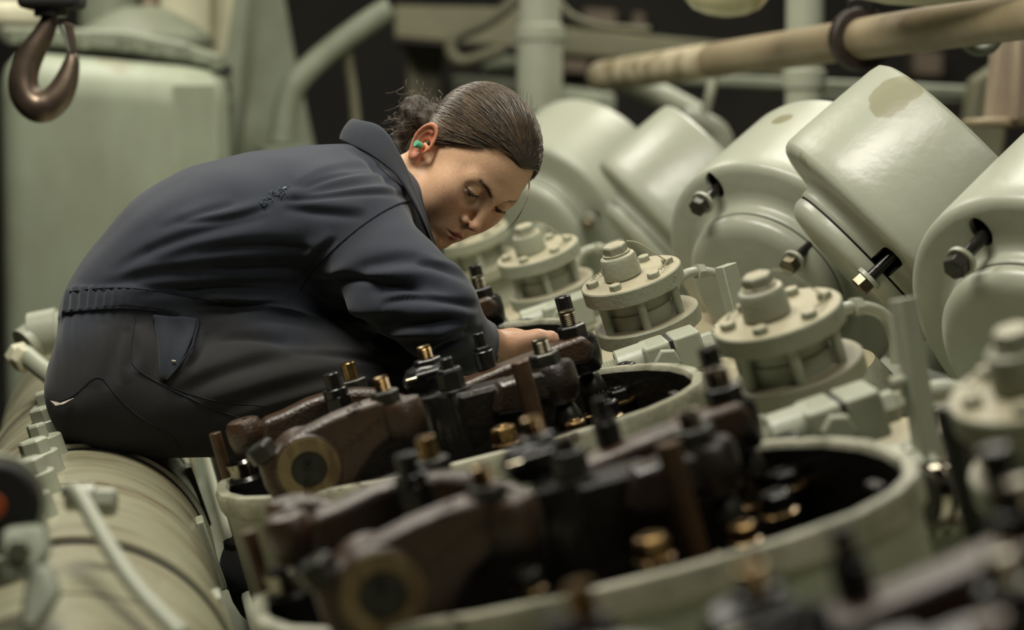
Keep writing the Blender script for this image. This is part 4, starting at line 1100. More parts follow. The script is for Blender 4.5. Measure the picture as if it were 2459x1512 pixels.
def head_sdf(q):
    m = q.copy(); m[:, 0] = np.abs(m[:, 0])
    d = ell(q, (0, -4, 50), (74, 97, 80))
    d = smin(d, ell(q, (0, 38, 2), (61, 55, 80)), 22)
    d = smin(d, cap(m, (45, 8, -42), (10, 76, -75), 17, 13), 20)
    d = smin(d, ell(q, (0, 42, -40), (45, 44, 42)), 20)
    d = smin(d, sph(m, (41, 58, 0), 22), 24)
    d = smin(d, ell(m, (33, 54, -24), (25, 27, 30)), 24)
    d = smin(d, cap(m, (6, 86, 39), (40, 73, 39), 11, 10), 14)
    d = smax(d, -sph(m, (31, 99, 24), 17.5), 12)          # eye hollows
    d = smax(d, -cap(m, (16, 92, 18), (30, 96, 8), 5, 6), 10)
    d = smin(d, ell(q, (0, 79, -44), (29, 21, 27)), 14)
    d = smin(d, sph(q, (0, 80, -77), 14), 14)
    d = smin(d, cap(q, (0, 89, 32), (0, 109, -7), 6.2, 7.4), 9)
    d = smin(d, sph(q, (0, 110.5, -10), 7.8), 5)
    d = smin(d, sph(m, (11.0, 98.5, -15), 6.3), 5)
    d = smin(d, cap(q, (0, 106, -17), (0, 96, -25), 4.2, 5), 5)
    d = smax(d, -ell(m, (6.3, 103, -20.5), (3.2, 5.5, 4.5)), 2)
    d = smin(d, cap(m, (0, 100.5, -39.5), (19, 89, -44.5), 4.6, 2.4), 4)
    d = smin(d, cap(m, (0, 98.5, -51.5), (17, 88.5, -48.5), 5.6, 2.6), 4)
    d = smax(d, -cap(m, (0, 105.5, -45.4), (24, 88.5, -46.0), 1.6, 1.2), 2)
    d = smax(d, -sph(q, (0, 104, -63), 7.5), 8)
    # eyelids over the eyeballs, lowered
    e = m - EYE
    r = np.sqrt((e ** 2).sum(-1))
    lid = r - 14.2
    ang = np.degrees(np.arctan2(e[:, 2], np.maximum(e[:, 1], 1e-3)))
    side = np.abs(e[:, 0])
    up_edge = -8 - 0.05 * side ** 1.6
    lo_edge = -40 + 0.06 * side ** 1.6
    inside = np.minimum(up_edge - ang, ang - lo_edge) * .22
    lid = np.where((r < 19) & (e[:, 1] > 0), np.maximum(lid, inside), lid)
    d = smin(d, lid, 3.0)
    d = np.where((r < 15.5) & (r > 10) & (e[:, 1] > 0), np.maximum(d, np.minimum(inside, 3)), d)
    crease = np.sqrt((r - 14.2) ** 2 + ((ang - 22) * .25) ** 2) - 1.0
    d = np.where(e[:, 1] > 0, smax(d, -crease, 2), d)
    # ears
    p = m - EC
    x, y, n = p @ EW, p @ EU_, p @ EN
    xs = x * (1 + .010 * np.maximum(-y, 0)) 
    rho = np.sqrt((xs / 17.0) ** 2 + (y / 31.0) ** 2)
    cup = n + 1.0 - 3.5 * np.clip(rho, 0, 1) ** 2
    rim = np.sqrt(((rho - .88) * 19) ** 2 + (cup - 2.0) ** 2) - 2.9
    plate = np.maximum(np.abs(cup + 2) - 1.8, (rho - .93) * 17)
    anti = np.sqrt(((rho - .55) * 19) ** 2 + (cup - .6) ** 2) - 2.3
    anti = np.maximum(anti, -x - 4)
    ear = smin(smin(rim, plate, 2), anti, 2)
    ear = smin(ear, ell(np.stack([x + 5, y + 27, n - 1], 1), (0, 0, 0), (7.5, 8, 3.6)), 4)
    ear = smin(ear, sph(np.stack([x + 14, y + 5, n], 1), (0, 0, 0), 4.6), 4)
    ear = smax(ear, -ell(np.stack([x + 5, y + 6, n + 1], 1), (0, 0, 0), (7, 10, 5)), 2)
    d = smin(d, ear, 3.5)
    d = smin(d, cap(q, (0, -22, -32), NECK_END, 50, 62), 16)
    # jaw-to-neck muscle on her right
    d = smin(d, cap(q, (58, -22, -22), NECK_END + npv((18, 10, 0)), 14, 16), 18)
    return d
# ---- hands and arms (metres)
RH = dict(wr=P(1186, 846, 3.21), p0=P(1222, 838, 3.23), p1=P(1278, 836, 3.26))
HANDX = P(1150, 840, 3.2).x - .02
HAND2X = P(1085, 890, 3.3).x - .02
def hand_r(q):
    w = lambda x, y, d: npv(P(x, y, d))
    d = cap(q, w(1190, 842, 3.21), w(1230, 834, 3.225), .0255, .027, (1, .9, 1))
    d = smin(d, cap(q, w(1225, 836, 3.225), w(1282, 830, 3.25), .027, .023, (1, .75, 1.05)), .012)
    d = smin(d, cap(q, w(1228, 826, 3.20), w(1292, 812, 3.20), .018, .0135), .012)      # thumb root
    d = smin(d, cap(q, w(1290, 812, 3.20), w(1322, 812, 3.20), .0125, .0105), .005)
    d = smin(d, cap(q, w(1322, 812, 3.20), w(1342, 819, 3.202), .0105, .0088), .004)
    for i, (dd, dx) in enumerate(((3.232, 0), (3.252, 6), (3.270, 2), (3.286, -8))):      # fingers reach over and curl down
        k = (.0092, .0094, .0090, .0080)[i]
        a, b, c, e = w(1272 + dx, 828, dd), w(1320 + dx, 832, dd), w(1342 + dx, 854, dd), w(1344 + dx, 880, dd)
        f = smin(smin(cap(q, a, b, k * 1.08, k), cap(q, b, c, k, k * .94), .003), cap(q, c, e, k * .94, k * .82), .003)
        d = smin(d, f, .005)
    return d
def hand_l(q):
    w = lambda x, y, d: npv(P(x, y, d))
    d2 = cap(q, w(1088, 872, 3.35), w(1138, 905, 3.30), .028, .026, (1, .8, 1))
    for i, (dd, dx) in enumerate(((3.28, 4), (3.30, 8), (3.32, 4), (3.338, -6))):
        k = (.0092, .0094, .0090, .0080)[i]
        a, b, c = w(1130 + dx, 902, dd), w(1172 + dx, 922, dd - .01), w(1186 + dx, 955, dd - .015)
        d2 = smin(d2, smin(cap(q, a, b, k * 1.06, k), cap(q, b, c, k, k * .85), .003), .005)
    return smin(d2, cap(q, w(1110, 890, 3.30), w(1165, 888, 3.27), .014, .0095), .008)
def masked(d, q, m, fn, k):
    if m.any():
        d[m] = smin(d[m], fn(q[m]), k)
    return d
def arm_sdf(q):
    w = lambda x, y, d: npv(P(x, y, d))
    d = cap(q, w(870, 570, 3.16), w(1055, 765, 3.06), .045, .036)
    d = smin(d, cap(q, w(1055, 765, 3.06), w(1195, 842, 3.21), .036, .026), .02)
    d = masked(d, q, q[:, 0] > HANDX, hand_r, .012)
    # her left arm, further away
    d2 = cap(q, w(960, 560, 3.46), w(985, 745, 3.52), .045, .036)
    d2 = smin(d2, cap(q, w(985, 745, 3.52), w(1088, 872, 3.35), .036, .027), .02)
    d2 = masked(d2, q, q[:, 0] > HAND2X, hand_l, .012)
    d = np.minimum(d, d2)
    # trunk inside the coverall joins everything
    t = cap(q, w(330, 900, 3.30), w(400, 700, 3.30), .07, .07, (1, .62, 1))
    t = smin(t, cap(q, w(400, 700, 3.30), w(560, 560, 3.30), .07, .07, (1, .62, 1)), .04)
    t = smin(t, cap(q, w(560, 560, 3.30), w(850, 520, 3.30), .07, .065, (1, .55, 1)), .04)
    t = smin(t, cap(q, w(840, 530, 3.18), w(920, 530, 3.44), .05, .05), .03)
    return smin(d, t, .03)
def body_sdf(q):
    d = arm_sdf(q)
    h = to_head(q)
    near = (np.abs(h - npv((0, 10, 20))) < 185).all(1)
    if near.any():
        d[near] = smin(d[near], head_sdf(h[near].astype(np.float32)) / 1000.0, .012)
    return d
lo = np.minimum(npv(P(255, 1010, 3.1)), npv(P(255, 1010, 3.62))) ; lo = npv((P(230, 700, 3.3).x, 2.93, P(300, 1000, 3.4).z - .02))
hi = npv((P(1375, 700, 3.3).x, 3.66, P(1100, 200, 3.1).z + .04))
HB = .0018
bv, bf = surface_nets(sparse_field(body_sdf, lo, hi, HB), lo, HB)
bv = relax(bv, bf, 1, .45)
hq = to_head(bv)
# skin tints that belong to the skin: lips, ears, cheeks, brows; plus painted shade in the mouth crease
base = npv(srgb(206, 166, 134)[:3])
col = np.tile(base, (len(bv), 1))
def tint(mask, c):
    global col
    mask = np.clip(mask, 0, 1)[:, None]
    col = col * (1 - mask) + npv(srgb(*c)[:3]) * mask
hm = hq.copy(); hm[:, 0] = np.abs(hm[:, 0])
isH = (np.abs(hq - npv((0, 10, 20))) < 150).all(1)
g = lambda c, r: np.exp(-((((hm - npv(c)) / npv(r)) ** 2).sum(1))) * isH
tint(g((40, 76, -6), (22, 20, 17)) * .40, (200, 136, 114))
tint(g((0, 112, -10), (12, 12, 10)) * .40, (196, 120, 100))
def seg_d(a, b):
    a, b = npv(a), npv(b); ab = b - a
    t = np.clip(((hm - a) @ ab) / (ab @ ab), 0, 1)[:, None]
    return np.linalg.norm(hm - a - t * ab, axis=1), t[:, 0]
d_, t_ = seg_d((0, 101, -39.5), (19, 89, -44.5)); tint(np.where(isH & (hq[:, 1] > 80), (5.6 - 2.6 * t_ - d_) * .8, 0), (150, 84, 78))
d_, t_ = seg_d((0, 99, -51.5), (17, 88.5, -48.5)); tint(np.where(isH & (hq[:, 1] > 80), (6.6 - 3 * t_ - d_) * .8, 0), (166, 92, 86))
d_, t_ = seg_d((0, 104, -45.6), (23, 90, -46)); tint(np.where(isH, (2.2 - d_) * .7, 0), (84, 44, 40))  # dark line painted in for the shade between the lips
for (a_, b_, w0, w1) in (((12, 96, 39.5), (24, 93, 44), 4.3, 4.2), ((24, 93, 44), (38, 84, 46), 4.2, 3.4), ((38, 84, 46), (51, 70, 41), 4.6, 2.0)):
    d_, t_ = seg_d(a_, b_)
    tint(np.where(isH & (hq[:, 1] > 50), (w0 + (w1 - w0) * t_ - d_) * .4, 0) * .9, (58, 43, 33))
pe = hm - EC
ex_, ey_, en_ = pe @ EW, pe @ EU_, pe @ EN
er = np.sqrt((ex_ / 17) ** 2 + (ey_ / 31) ** 2)
isE = isH & (er < 1.15) & (np.abs(en_) < 14) & (hm[:, 0] > 66)
tint(np.where(isE, .75 - .25 * er, 0), (196, 96, 72))
tint(np.where(isH, g((66, -20, 10), (12, 26, 30)), 0) * 0, (120, 90, 70))
pxy = npx(bv)
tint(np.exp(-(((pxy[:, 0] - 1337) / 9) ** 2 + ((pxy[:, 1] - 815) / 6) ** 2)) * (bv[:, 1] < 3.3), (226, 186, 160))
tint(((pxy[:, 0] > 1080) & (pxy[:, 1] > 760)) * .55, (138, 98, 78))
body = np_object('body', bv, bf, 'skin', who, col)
# eyes
for sgn in (1, -1):
    c_ = V3(from_head((EYE[0] * sgn, EYE[1], EYE[2])))
    gz = V3(HM.T @ npv((0, .86, -.5)))
    ey = part('eyeball', MB().lathe(c_ - gz * .0128, gz, [(.0128 - .0128 * math.cos(math.pi * i / 16), .0128 * math.sin(math.pi * i / 16)) for i in range(17)], 28), 'eye_white', who)
    part('iris', MB().lathe(c_ + gz * .0112, gz, [(0, .0062), (.0010, .0058), (.0018, .003), (.002, .0005)], 24), 'iris', ey)
    lash = []
    for k in range(11):
        x = -12 + 24 * k / 10
        an = math.radians(-9 - .05 * abs(x) ** 1.6)
        rr = math.sqrt(max(14.6 ** 2 - x * x, 1))
        lash.append(V3(from_head((EYE[0] * sgn + x, EYE[1] + rr * math.cos(an), EYE[2] + rr * math.sin(an)))))
    part('eyelash', MB().tube(lash, .0011, 6, 1), 'hair_base', who)
    for k in range(2, 20):
        x = -12 + 24 * k / 20
        an = math.radians(-9 - .05 * abs(x) ** 1.6)
        rr = math.sqrt(max(14.6 ** 2 - x * x, 1))
        d0 = npv((x * .3, math.cos(an), math.sin(an) - .35)); d0 = d0 / np.linalg.norm(d0)
        p0 = npv((EYE[0] * sgn + x, EYE[1] + rr * math.cos(an), EYE[2] + rr * math.sin(an)))
        if k % 2: continue
        part('eyelash', MB().tube([V3(from_head(p0)), V3(from_head(p0 + d0 * 4)), V3(from_head(p0 + d0 * 7 + npv((0, 0, 1.5))))], lambda f: .00045 * (1.1 - f), 4), 'hair_base', who)

# ---- hair: a cap over the skull, a low messy bun, strands combed back to it
BUN = npv((0, -118, -12))
HC, HRr = npv((0, -4, 51)), npv((79.5, 103, 86))
def hairline(s):
    s = np.abs(s)
    return -9 - 7 * np.exp(-((s - 42) / 15.0) ** 2) + 5 * np.exp(-(s / 16.0) ** 2)
def hair_sdf(q):
    m = q.copy(); m[:, 0] = np.abs(m[:, 0])
    d = ell(q, HC, HRr)
    face = (.75 * q[:, 1] - .66 * q[:, 2]) - hairline(q[:, 0])
    nape = (.6 * q[:, 1] + 8 - q[:, 2]) * .86
    d = smax(d, face, 7)
    d = smax(d, nape, 8)
    d = smax(d, -ell(q, (0, -4, 49), (70, 92, 76)), 3)
    b = cap(q, (0, -104, -2), (0, -150, -38), 22, 27)
    b = smin(b, sph(q, (8, -160, -34), 20), 10)
    b = smin(b, cap(q, (4, -150, -50), (6, -118, -92), 17, 7), 8)
    b = b + 2.2 * np.sin(q[:, 0] * .21 + q[:, 1] * .16) * np.sin(q[:, 2] * .24 + 1) 
    return smin(d, b, 10)
hv, hf = surface_nets(sparse_field(hair_sdf, (-100, -215, -125), (100, 120, 150), 2.4), (-100, -215, -125), 2.4)
hv = relax(hv, hf, 1)
hair = np_object('hair', from_head(hv).astype(np.float32), hf, 'hair_base', who)
rng = np.random.default_rng(7)
st = MB(); st2 = MB()
def strand_mesh(mbx, pts, r0, r1):
    rings = []
    n = len(pts)
    for i in range(n):
        t = pts[min(i + 1, n - 1)] - pts[max(i - 1, 0)]
        t = t / (np.linalg.norm(t) + 1e-9)
        a = np.cross(t, (0.31, 0.77, 0.55)); a /= np.linalg.norm(a) + 1e-9
        b = np.cross(t, a)
        r = r0 + (r1 - r0) * i / (n - 1)
        rings.append([pts[i] + (a * math.cos(w_) + b * math.sin(w_)) * r for w_ in (0, 2.09, 4.19)])
    o = len(mbx.v)
    for rg in rings: mbx.v += [V3(p) for p in rg]
    for i in range(n - 1):
        for j in range(3):
            mbx.f.append((o + i * 3 + j, o + i * 3 + (j + 1) % 3, o + i * 3 + 3 + (j + 1) % 3, o + i * 3 + 3 + j))
made = 0
while made < 2600:
    # roots at the hairline and, fewer, on the scalp behind it
    root = rng.normal(0, 1, 3); root /= np.linalg.norm(root)
    rq = HC + HRr * root
    val = .75 * rq[1] - .66 * rq[2] - hairline(rq[0])
    if val > .5 or rq[2] < .6 * rq[1] + 12 or rng.uniform() > math.exp(val / 16) + .16: continue
    end = (BUN - HC) / HRr; end /= np.linalg.norm(end)
    end = end + rng.normal(0, .10, 3); end /= np.linalg.norm(end)
    om = math.acos(np.clip(root @ end, -1, 1))
    if om < .35: continue
    lift = rng.uniform(.1, 2.8); wob = rng.normal(0, .045, 3)
    pts = []; ok_ = True
    for i in range(15):
        t = i / 14
        v_ = (root * math.sin((1 - t) * om) + end * math.sin(t * om)) / math.sin(om)
        v_ = v_ + wob * math.sin(math.pi * t); v_ /= np.linalg.norm(v_)
        q = HC + HRr * v_ * (1 + (lift * min(1, t * 5) + .2 - 2.0 * (t < .01)) / 85)
        if .75 * q[1] - .66 * q[2] > hairline(q[0]) + 3: ok_ = False
        pts.append(from_head(q))
    if not ok_: continue
    strand_mesh(st2 if made % 4 == 0 else st, pts, .00042, .00055)
    made += 1
for i in range(320):                              # curly loose hair at the bun and nape
    p0 = npv((rng.normal(0, 15), -122 - abs(rng.normal(0, 18)), -20 + rng.normal(0, 18)))
    dr = npv((rng.normal(0, .4), -.35 + rng.normal(0, .45), -.9 + rng.normal(0, .45)))
    ln = rng.uniform(10, 32); ph = rng.uniform(0, 6); am = rng.uniform(4, 9)
    pts = [from_head(p0 + dr * ln * t + am * npv((math.sin(9 * t + ph) - math.sin(ph), math.cos(8 * t + ph) - math.cos(ph), math.sin(7 * t + ph * 2) - math.sin(ph * 2))) + npv((0, 0, -14 * t * t))) for t in np.linspace(0, 1, 12)]
    strand_mesh(st2 if i % 3 == 0 else st, pts, .00045, .00025)
for i in range(26):                               # short flyaways on the crown
    th = rng.uniform(-1, 1); v_ = np.array([math.sin(th) * .5, rng.uniform(-.8, .3), .9]); v_ /= np.linalg.norm(v_)
    p0 = HC + HRr * v_
    pts = [from_head(p0 + v_ * 9 * t + npv((rng.normal(0, 1), -26 * t, 3 * t))) for t in np.linspace(0, 1, 6)]
    strand_mesh(st, pts, .0002, .0001)
part('hair_strands', st, 'hair_strand', hair, smooth=80, kind='stuff')
part('light_strands', st2, 'hair_tip', hair, smooth=80, kind='stuff')
ws = MB()
for i in range(5):                                # the loose lock hanging over the forehead
    p0 = np.array(P(1268 + i, 425, 3.20)); p1 = np.array(P(1274 + i * .5, 470, 3.17)); p2 = np.array(P(1258, 500 + i * 2, 3.16)); p3 = np.array(P(1232 - i * 5, 545 + i * 3, 3.155))
    pts = [((1 - t) ** 3) * p0 + 3 * t * (1 - t) ** 2 * p1 + 3 * t * t * (1 - t) * p2 + t ** 3 * p3 for t in np.linspace(0, 1, 14)]
    strand_mesh(ws, pts, .0006, .0002)
part('loose_lock', ws, 'hair_tip', hair, smooth=80)

# ---- coverall
SEG = [(296, 925, 168, .185), (322, 760, 158, .165), (372, 690, 160, .172), (446, 608, 164, .18), (530, 566, 166, .185), (640, 537, 164, .19), (770, 520, 162, .185), (850, 505, 140, .165)]
TD = 3.30
CUFF = (CX * .86 + FW * .48 - CY * .15).normalized()
def cov_sdf(q):
    w = lambda x, y, d: npv(P(x, y, d))
    d = None
    for (x0, y0, r0, h0), (x1, y1, r1, h1) in zip(SEG[:-1], SEG[1:]):
        a, b = r0 * .00062, r1 * .00062
        c = cap(q, w(x0, y0, TD), w(x1, y1, TD), a, b, (1, (a + b) / (h0 + h1), 1))
        d = c if d is None else smin(d, c, .03)
    # shoulders
    d = smin(d, cap(q, w(860, 545, 3.165), w(930, 500, 3.26), .062, .05), .045)
    d = smin(d, cap(q, w(930, 520, 3.46), w(900, 470, 3.36), .07, .05), .045)
    d = smin(d, cap(q, w(870, 480, 3.30), w(935, 540, 3.30), .072, .068), .04)
    d = smin(d, cap(q, w(500, 730, 3.31), w(830, 690, 3.31), .10, .085, (1, .62, 1)), .04)          # belly on the lap            # yoke round the neck
    # near sleeve
    s = cap(q, w(872, 580, 3.155), w(960, 680, 3.10), .072, .066)
    s = smin(s, cap(q, w(960, 680, 3.10), w(1042, 762, 3.06), .064, .055), .03)
    fe, fw_ = w(1042, 762, 3.06), w(1160, 836, 3.195)
    c = smin(cap(q, fe, w(1098, 815, 3.12), .054, .045), cap(q, w(1098, 815, 3.12), w(1200, 846, 3.23), .045, .035), .02)
    dr = npv(CUFF)
    c = smax(c, (q - fw_) @ dr, .008)
    s = smin(s, c, .02)
    s = smin(s, sph(q, w(1068, 728, 3.10), .042), .03)
    d = smin(d, s, .028)
    # far sleeve
    s = cap(q, w(960, 560, 3.46), w(985, 745, 3.52), .068, .06)
    c = cap(q, w(985, 745, 3.52), w(1080, 865, 3.36), .058, .045)
    s = smin(s, c, .02)
    d = smin(d, s, .03)
    # legs
    for dd, hx, kx, ky, ax_, ay_ in ((3.185, 292, 958, 925, 620, 1360), (3.43, 310, 985, 890, 700, 1380)):
        t = cap(q, w(hx, 930, dd), w(620, 935, dd - .005), .104, .094)
        t = smin(t, cap(q, w(620, 935, dd - .005), w(kx, ky, dd), .094, .072), .03)
        t = smin(t, cap(q, w(kx, ky, dd), w(ax_, ay_, dd + .03), .070, .056), .02)
        d = smin(d, t, .035)
    return d
lo = npv((P(90, 700, 3.2).x, 2.92, P(600, 1420, 3.2).z))
hi = npv((P(1210, 700, 3.3).x, 3.68, P(900, 330, 3.2).z + .03))
HB2 = .0030
cv, cf = surface_nets(sparse_field(cov_sdf, lo, hi, HB2, slack=1.6), lo, HB2)
cv = relax(cv, cf, 2)
cn = normals(cv, cf)
cp_ = npx(cv)
view = npv(CAM) - cv; view /= np.linalg.norm(view, axis=1, keepdims=True)
facing = np.clip(((cn * view).sum(1) + .05) * 3, 0, 1)
def polydist(poly):
    best = np.full(len(cv), 1e9, np.float32); tt = np.zeros(len(cv), np.float32); sg = np.zeros(len(cv), np.float32)
    L_ = [math.dist(a, b) for a, b in zip(poly[:-1], poly[1:])]; tot = sum(L_); acc = 0
    for (a, b), l_ in zip(zip(poly[:-1], poly[1:]), L_):
        a, b = npv(a), npv(b); ab = b - a
        t = np.clip(((cp_ - a) @ ab) / (ab @ ab), 0, 1)
        r = cp_ - a - t[:, None] * ab
        d = np.linalg.norm(r, axis=1)
        m = d < best
        best[m] = d[m]; tt[m] = (acc + t[m] * l_) / tot; sg[m] = np.sign(ab[0] * r[m, 1] - ab[1] * r[m, 0])
        acc += l_
    return best, tt, sg
def smooth_poly(p, n=2):
    for _ in range(n):
        q = [p[0]]
        for a, b in zip(p[:-1], p[1:]):
            q += [(a[0] * .75 + b[0] * .25, a[1] * .75 + b[1] * .25), (a[0] * .25 + b[0] * .75, a[1] * .25 + b[1] * .75)]
        p = q + [p[-1]]
    return p
FOLDS = [
    ([(660, 468), (740, 470), (830, 458), (920, 452), (985, 462)], 4, 8), ([(720, 448), (800, 420), (900, 405)], 3, 7), ([(900, 345), (940, 375), (960, 420)], 4, 8), ([(830, 345), (900, 385), (950, 440), (985, 475)], 4, 8),
    ([(650, 482), (590, 505), (520, 520), (430, 528)], 3.5, 9), ([(560, 478), (480, 500), (380, 540)], 2.5, 10), ([(760, 585), (660, 575), (560, 580), (470, 598)], 3.5, 9), ([(740, 632), (640, 628), (540, 632), (420, 648)], 3.5, 9),
    ([(700, 690), (600, 680), (500, 684), (400, 692)], 4, 8), ([(640, 720), (560, 714), (470, 722)], 4, 8), ([(750, 660), (850, 650), (960, 668), (1050, 700)], 5, 11), ([(730, 690), (800, 720), (880, 760), (950, 790)], 5, 11),
    ([(1125, 668), (1060, 640), (1000, 622)], 5, 10), ([(1150, 725), (1080, 712), (1000, 704), (920, 712)], 6, 10), ([(1140, 765), (1080, 752), (1010, 762), (930, 778)], 5, 10), ([(1010, 850), (1060, 820), (1120, 800)], 5, 10),
    ([(800, 560), (740, 610), (715, 670)], 4, 10), ([(380, 760), (395, 830), (390, 900)], 3, 9), ([(480, 790), (470, 840), (440, 880)], 5, 11), ([(430, 760), (450, 790), (445, 830)], 4, 8), ([(520, 800), (600, 790), (690, 808)], 4, 10), ([(300, 800), (290, 860), (300, 920)], 2.5, 9), ([(690, 830), (790, 838), (900, 850), (980, 870)], 5, 12),  # polyline in the photo, height mm, width px: raised cloth folds with a furrow below
    ([(690, 462), (780, 438), (870, 425), (945, 420)], 5, 13), ([(680, 480), (780, 492), (880, 500)], 5, 14), ([(700, 440), (790, 402), (880, 385), (945, 395)], 4.5, 13),
    ([(640, 500), (560, 520), (430, 552), (320, 600), (260, 640)], 4.5, 15), ([(740, 560), (620, 552), (480, 574), (360, 612)], 4.5, 16), ([(760, 610), (640, 604), (500, 612), (330, 640), (220, 676)], 5, 17),
    ([(730, 668), (600, 655), (450, 668), (330, 680)], 5.5, 16), ([(700, 715), (600, 705), (480, 706)], 5, 13),
    ([(1150, 708), (1060, 672), (960, 655), (880, 668)], 8, 20), ([(1160, 745), (1060, 738), (950, 742), (840, 735), (760, 705)], 8, 22), ([(1120, 790), (1030, 800), (930, 800), (830, 770)], 6, 18),
    ([(1165, 780), (1100, 775), (1040, 800)], 6, 14), ([(1040, 620), (980, 600), (900, 610), (800, 650)], 5, 18),
    ([(480, 775), (580, 768), (680, 790), (800, 800), (900, 812)], 8, 22), ([(400, 925), (500, 880), (620, 840), (740, 828)], 5, 22), ([(470, 965), (620, 915), (760, 880), (900, 862)], 6, 24),
    ([(540, 1005), (700, 950), (850, 912), (960, 900)], 6, 22), ([(330, 780), (350, 850), (330, 900)], 4, 16), ([(250, 780), (240, 860), (225, 930)], 3, 20),
    ([(560, 760), (640, 742), (740, 756), (830, 790)], 7, 20), ([(470, 735), (560, 722), (660, 730), (740, 752)], 6, 16),
    ([(850, 300), (860, 340), (930, 385), (980, 450)], 4, 10),
]
disp = np.zeros(len(cv), np.float32)
for pl_, am, wd in FOLDS:
    d_, t_, s_ = polydist(smooth_poly(pl_))
    tp_ = np.clip(np.sin(np.clip(t_, 0, 1) * math.pi), 0, 1) ** .6
    sd = d_ * s_ * (1 if pl_[-1][0] >= pl_[0][0] else -1)
    disp += tp_ * am * .0013 * (np.exp(-(np.where(sd < 0, sd * .6, sd * 1.15) / wd) ** 2) - .8 * np.exp(-((sd - wd * 1.5) / (wd * .8)) ** 2))
# waistband and its gathers
def ylin(xs, ys): return np.interp(cp_[:, 0], xs, ys)
top = ylin([140, 180, 300, 450, 600], [712, 688, 686, 705, 735]); bot = ylin([140, 160, 300, 380, 470, 600], [768, 752, 738, 745, 765, 775])
inb = np.clip((cp_[:, 1] - top) / 4, 0, 1) * np.clip((bot - cp_[:, 1]) / 4, 0, 1) * np.clip((480 - cp_[:, 0]) / 80, 0, 1)
disp += inb * (.004 + .0016 * np.sin(cp_[:, 0] * .33 + cp_[:, 1] * .05) * np.clip((330 - cp_[:, 0]) / 60, 0, 1))
for yy in (top, bot):
    disp += .0016 * np.exp(-((cp_[:, 1] - yy) / 4) ** 2) * np.clip((480 - cp_[:, 0]) / 80, 0, 1)
low = np.clip((cp_[:, 1] - bot) / 30, 0, 1) * np.exp(-np.maximum(cp_[:, 1] - bot, 0) / 50)
disp += low * .0018 * np.sin(cp_[:, 0] * .25) * np.clip((330 - cp_[:, 0]) / 80, 0, 1)
x, y, z = cv.T
disp += .0022 * np.sin(x * 31 + 2 * np.sin(z * 23)) * np.sin(z * 37 + y * 21 + 1.5 * np.sin(x * 17))
cv = (cv + cn * (disp * np.maximum(facing, .15))[:, None]).astype(np.float32)
cv = relax(cv, cf, 1, .35)
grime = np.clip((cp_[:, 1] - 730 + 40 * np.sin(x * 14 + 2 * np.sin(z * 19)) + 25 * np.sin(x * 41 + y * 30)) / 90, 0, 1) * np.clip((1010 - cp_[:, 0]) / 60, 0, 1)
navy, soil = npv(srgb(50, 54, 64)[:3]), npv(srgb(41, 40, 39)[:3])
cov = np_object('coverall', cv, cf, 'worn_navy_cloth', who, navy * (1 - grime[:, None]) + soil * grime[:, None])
bvh = BVHTree.FromPolygons([V3(p) for p in cv], [tuple(int(i) for i in q) for q in cf])
def skin_pt(px, py, off=0.0, fb=3.2):
    h_ = bvh.ray_cast(CAM, ray(px, py).normalized())
    if h_[0] is None: return P(px, py, fb)
    n_ = h_[1] if h_[1].dot(ray(px, py)) < 0 else -h_[1]
    return h_[0] + n_ * off
def seam(name, pts, r_=.0011, off=.0002, material='navy_seam', parent=None):
    pts = smooth_poly(pts, 2)
    return part(name, MB().tube([skin_pt(x_, y_, off) for x_, y_ in pts], r_, 6), material, parent or cov)
seam('armhole_seam', [(992, 482), (950, 490), (880, 532), (800, 598), (752, 650), (722, 695)], .0016)
seam('shoulder_seam', [(990, 470), (960, 445), (930, 420), (905, 395)], .0012)
seam('hip_seam', [(326, 748), (320, 800), (310, 850), (322, 885), (400, 930), (520, 985), (600, 1010)])
seam('pocket_seam', [(140, 965), (180, 950), (237, 893), (270, 940), (330, 1000), (410, 1040), (432, 1075)])
seam('band_seam', [(168, 700), (230, 692), (300, 690), (380, 698), (450, 712), (540, 724)], .0009)
seam('band_seam', [(156, 750), (230, 742), (300, 737), (375, 745)], .0012)
seam('leg_seam', [(395, 915), (420, 935), (520, 965), (640, 975)], .0008)
# slanted hip pocket
pk = MB()
grid = []
for j in range(9):
    t = j / 8
    l_ = (362 + 20 * t + 12 * math.sin(t * 3), 748 + 165 * t); r_ = (474 - 6 * t - 58 * t * t, 762 + 150 * t)
    grid.append([skin_pt(l_[0] + (r_[0] - l_[0]) * i / 6, l_[1] + (r_[1] - l_[1]) * i / 6, .006 - .005 * (i == 0) * 0) for i in range(7)])
for row in grid: pk.v += row
for j in range(8):
    for i in range(6):
        a_ = j * 7 + i; pk.f.append((a_, a_ + 1, a_ + 8, a_ + 7))
po = part('hip_pocket', pk, 'navy_cloth', cov, smooth=60)
sm = po.modifiers.new('thick', 'SOLIDIFY'); sm.thickness = .004
sb_ = po.modifiers.new('soft', 'SUBSURF'); sb_.levels = sb_.render_levels = 1
seam('pocket_hem', [(474, 762), (474, 800), (462, 840), (436, 880), (404, 912)], .0018, .007)
part('pocket_tag', MB().tube([skin_pt(413, 871, .009), skin_pt(428, 870, .009)], .0012, 6), 'white_cloth', cov)
part('paper_corner', MB().prism([skin_pt(124, 960, .003), skin_pt(150, 966, .004), skin_pt(180, 955, .003), skin_pt(160, 968, .006), skin_pt(140, 972, .005)], CX * .001 - FW * .002), 'white_cloth', cov, label='scrap of white in the back pocket')
tr_ = MB()                                        # frayed tear on the shoulder blade
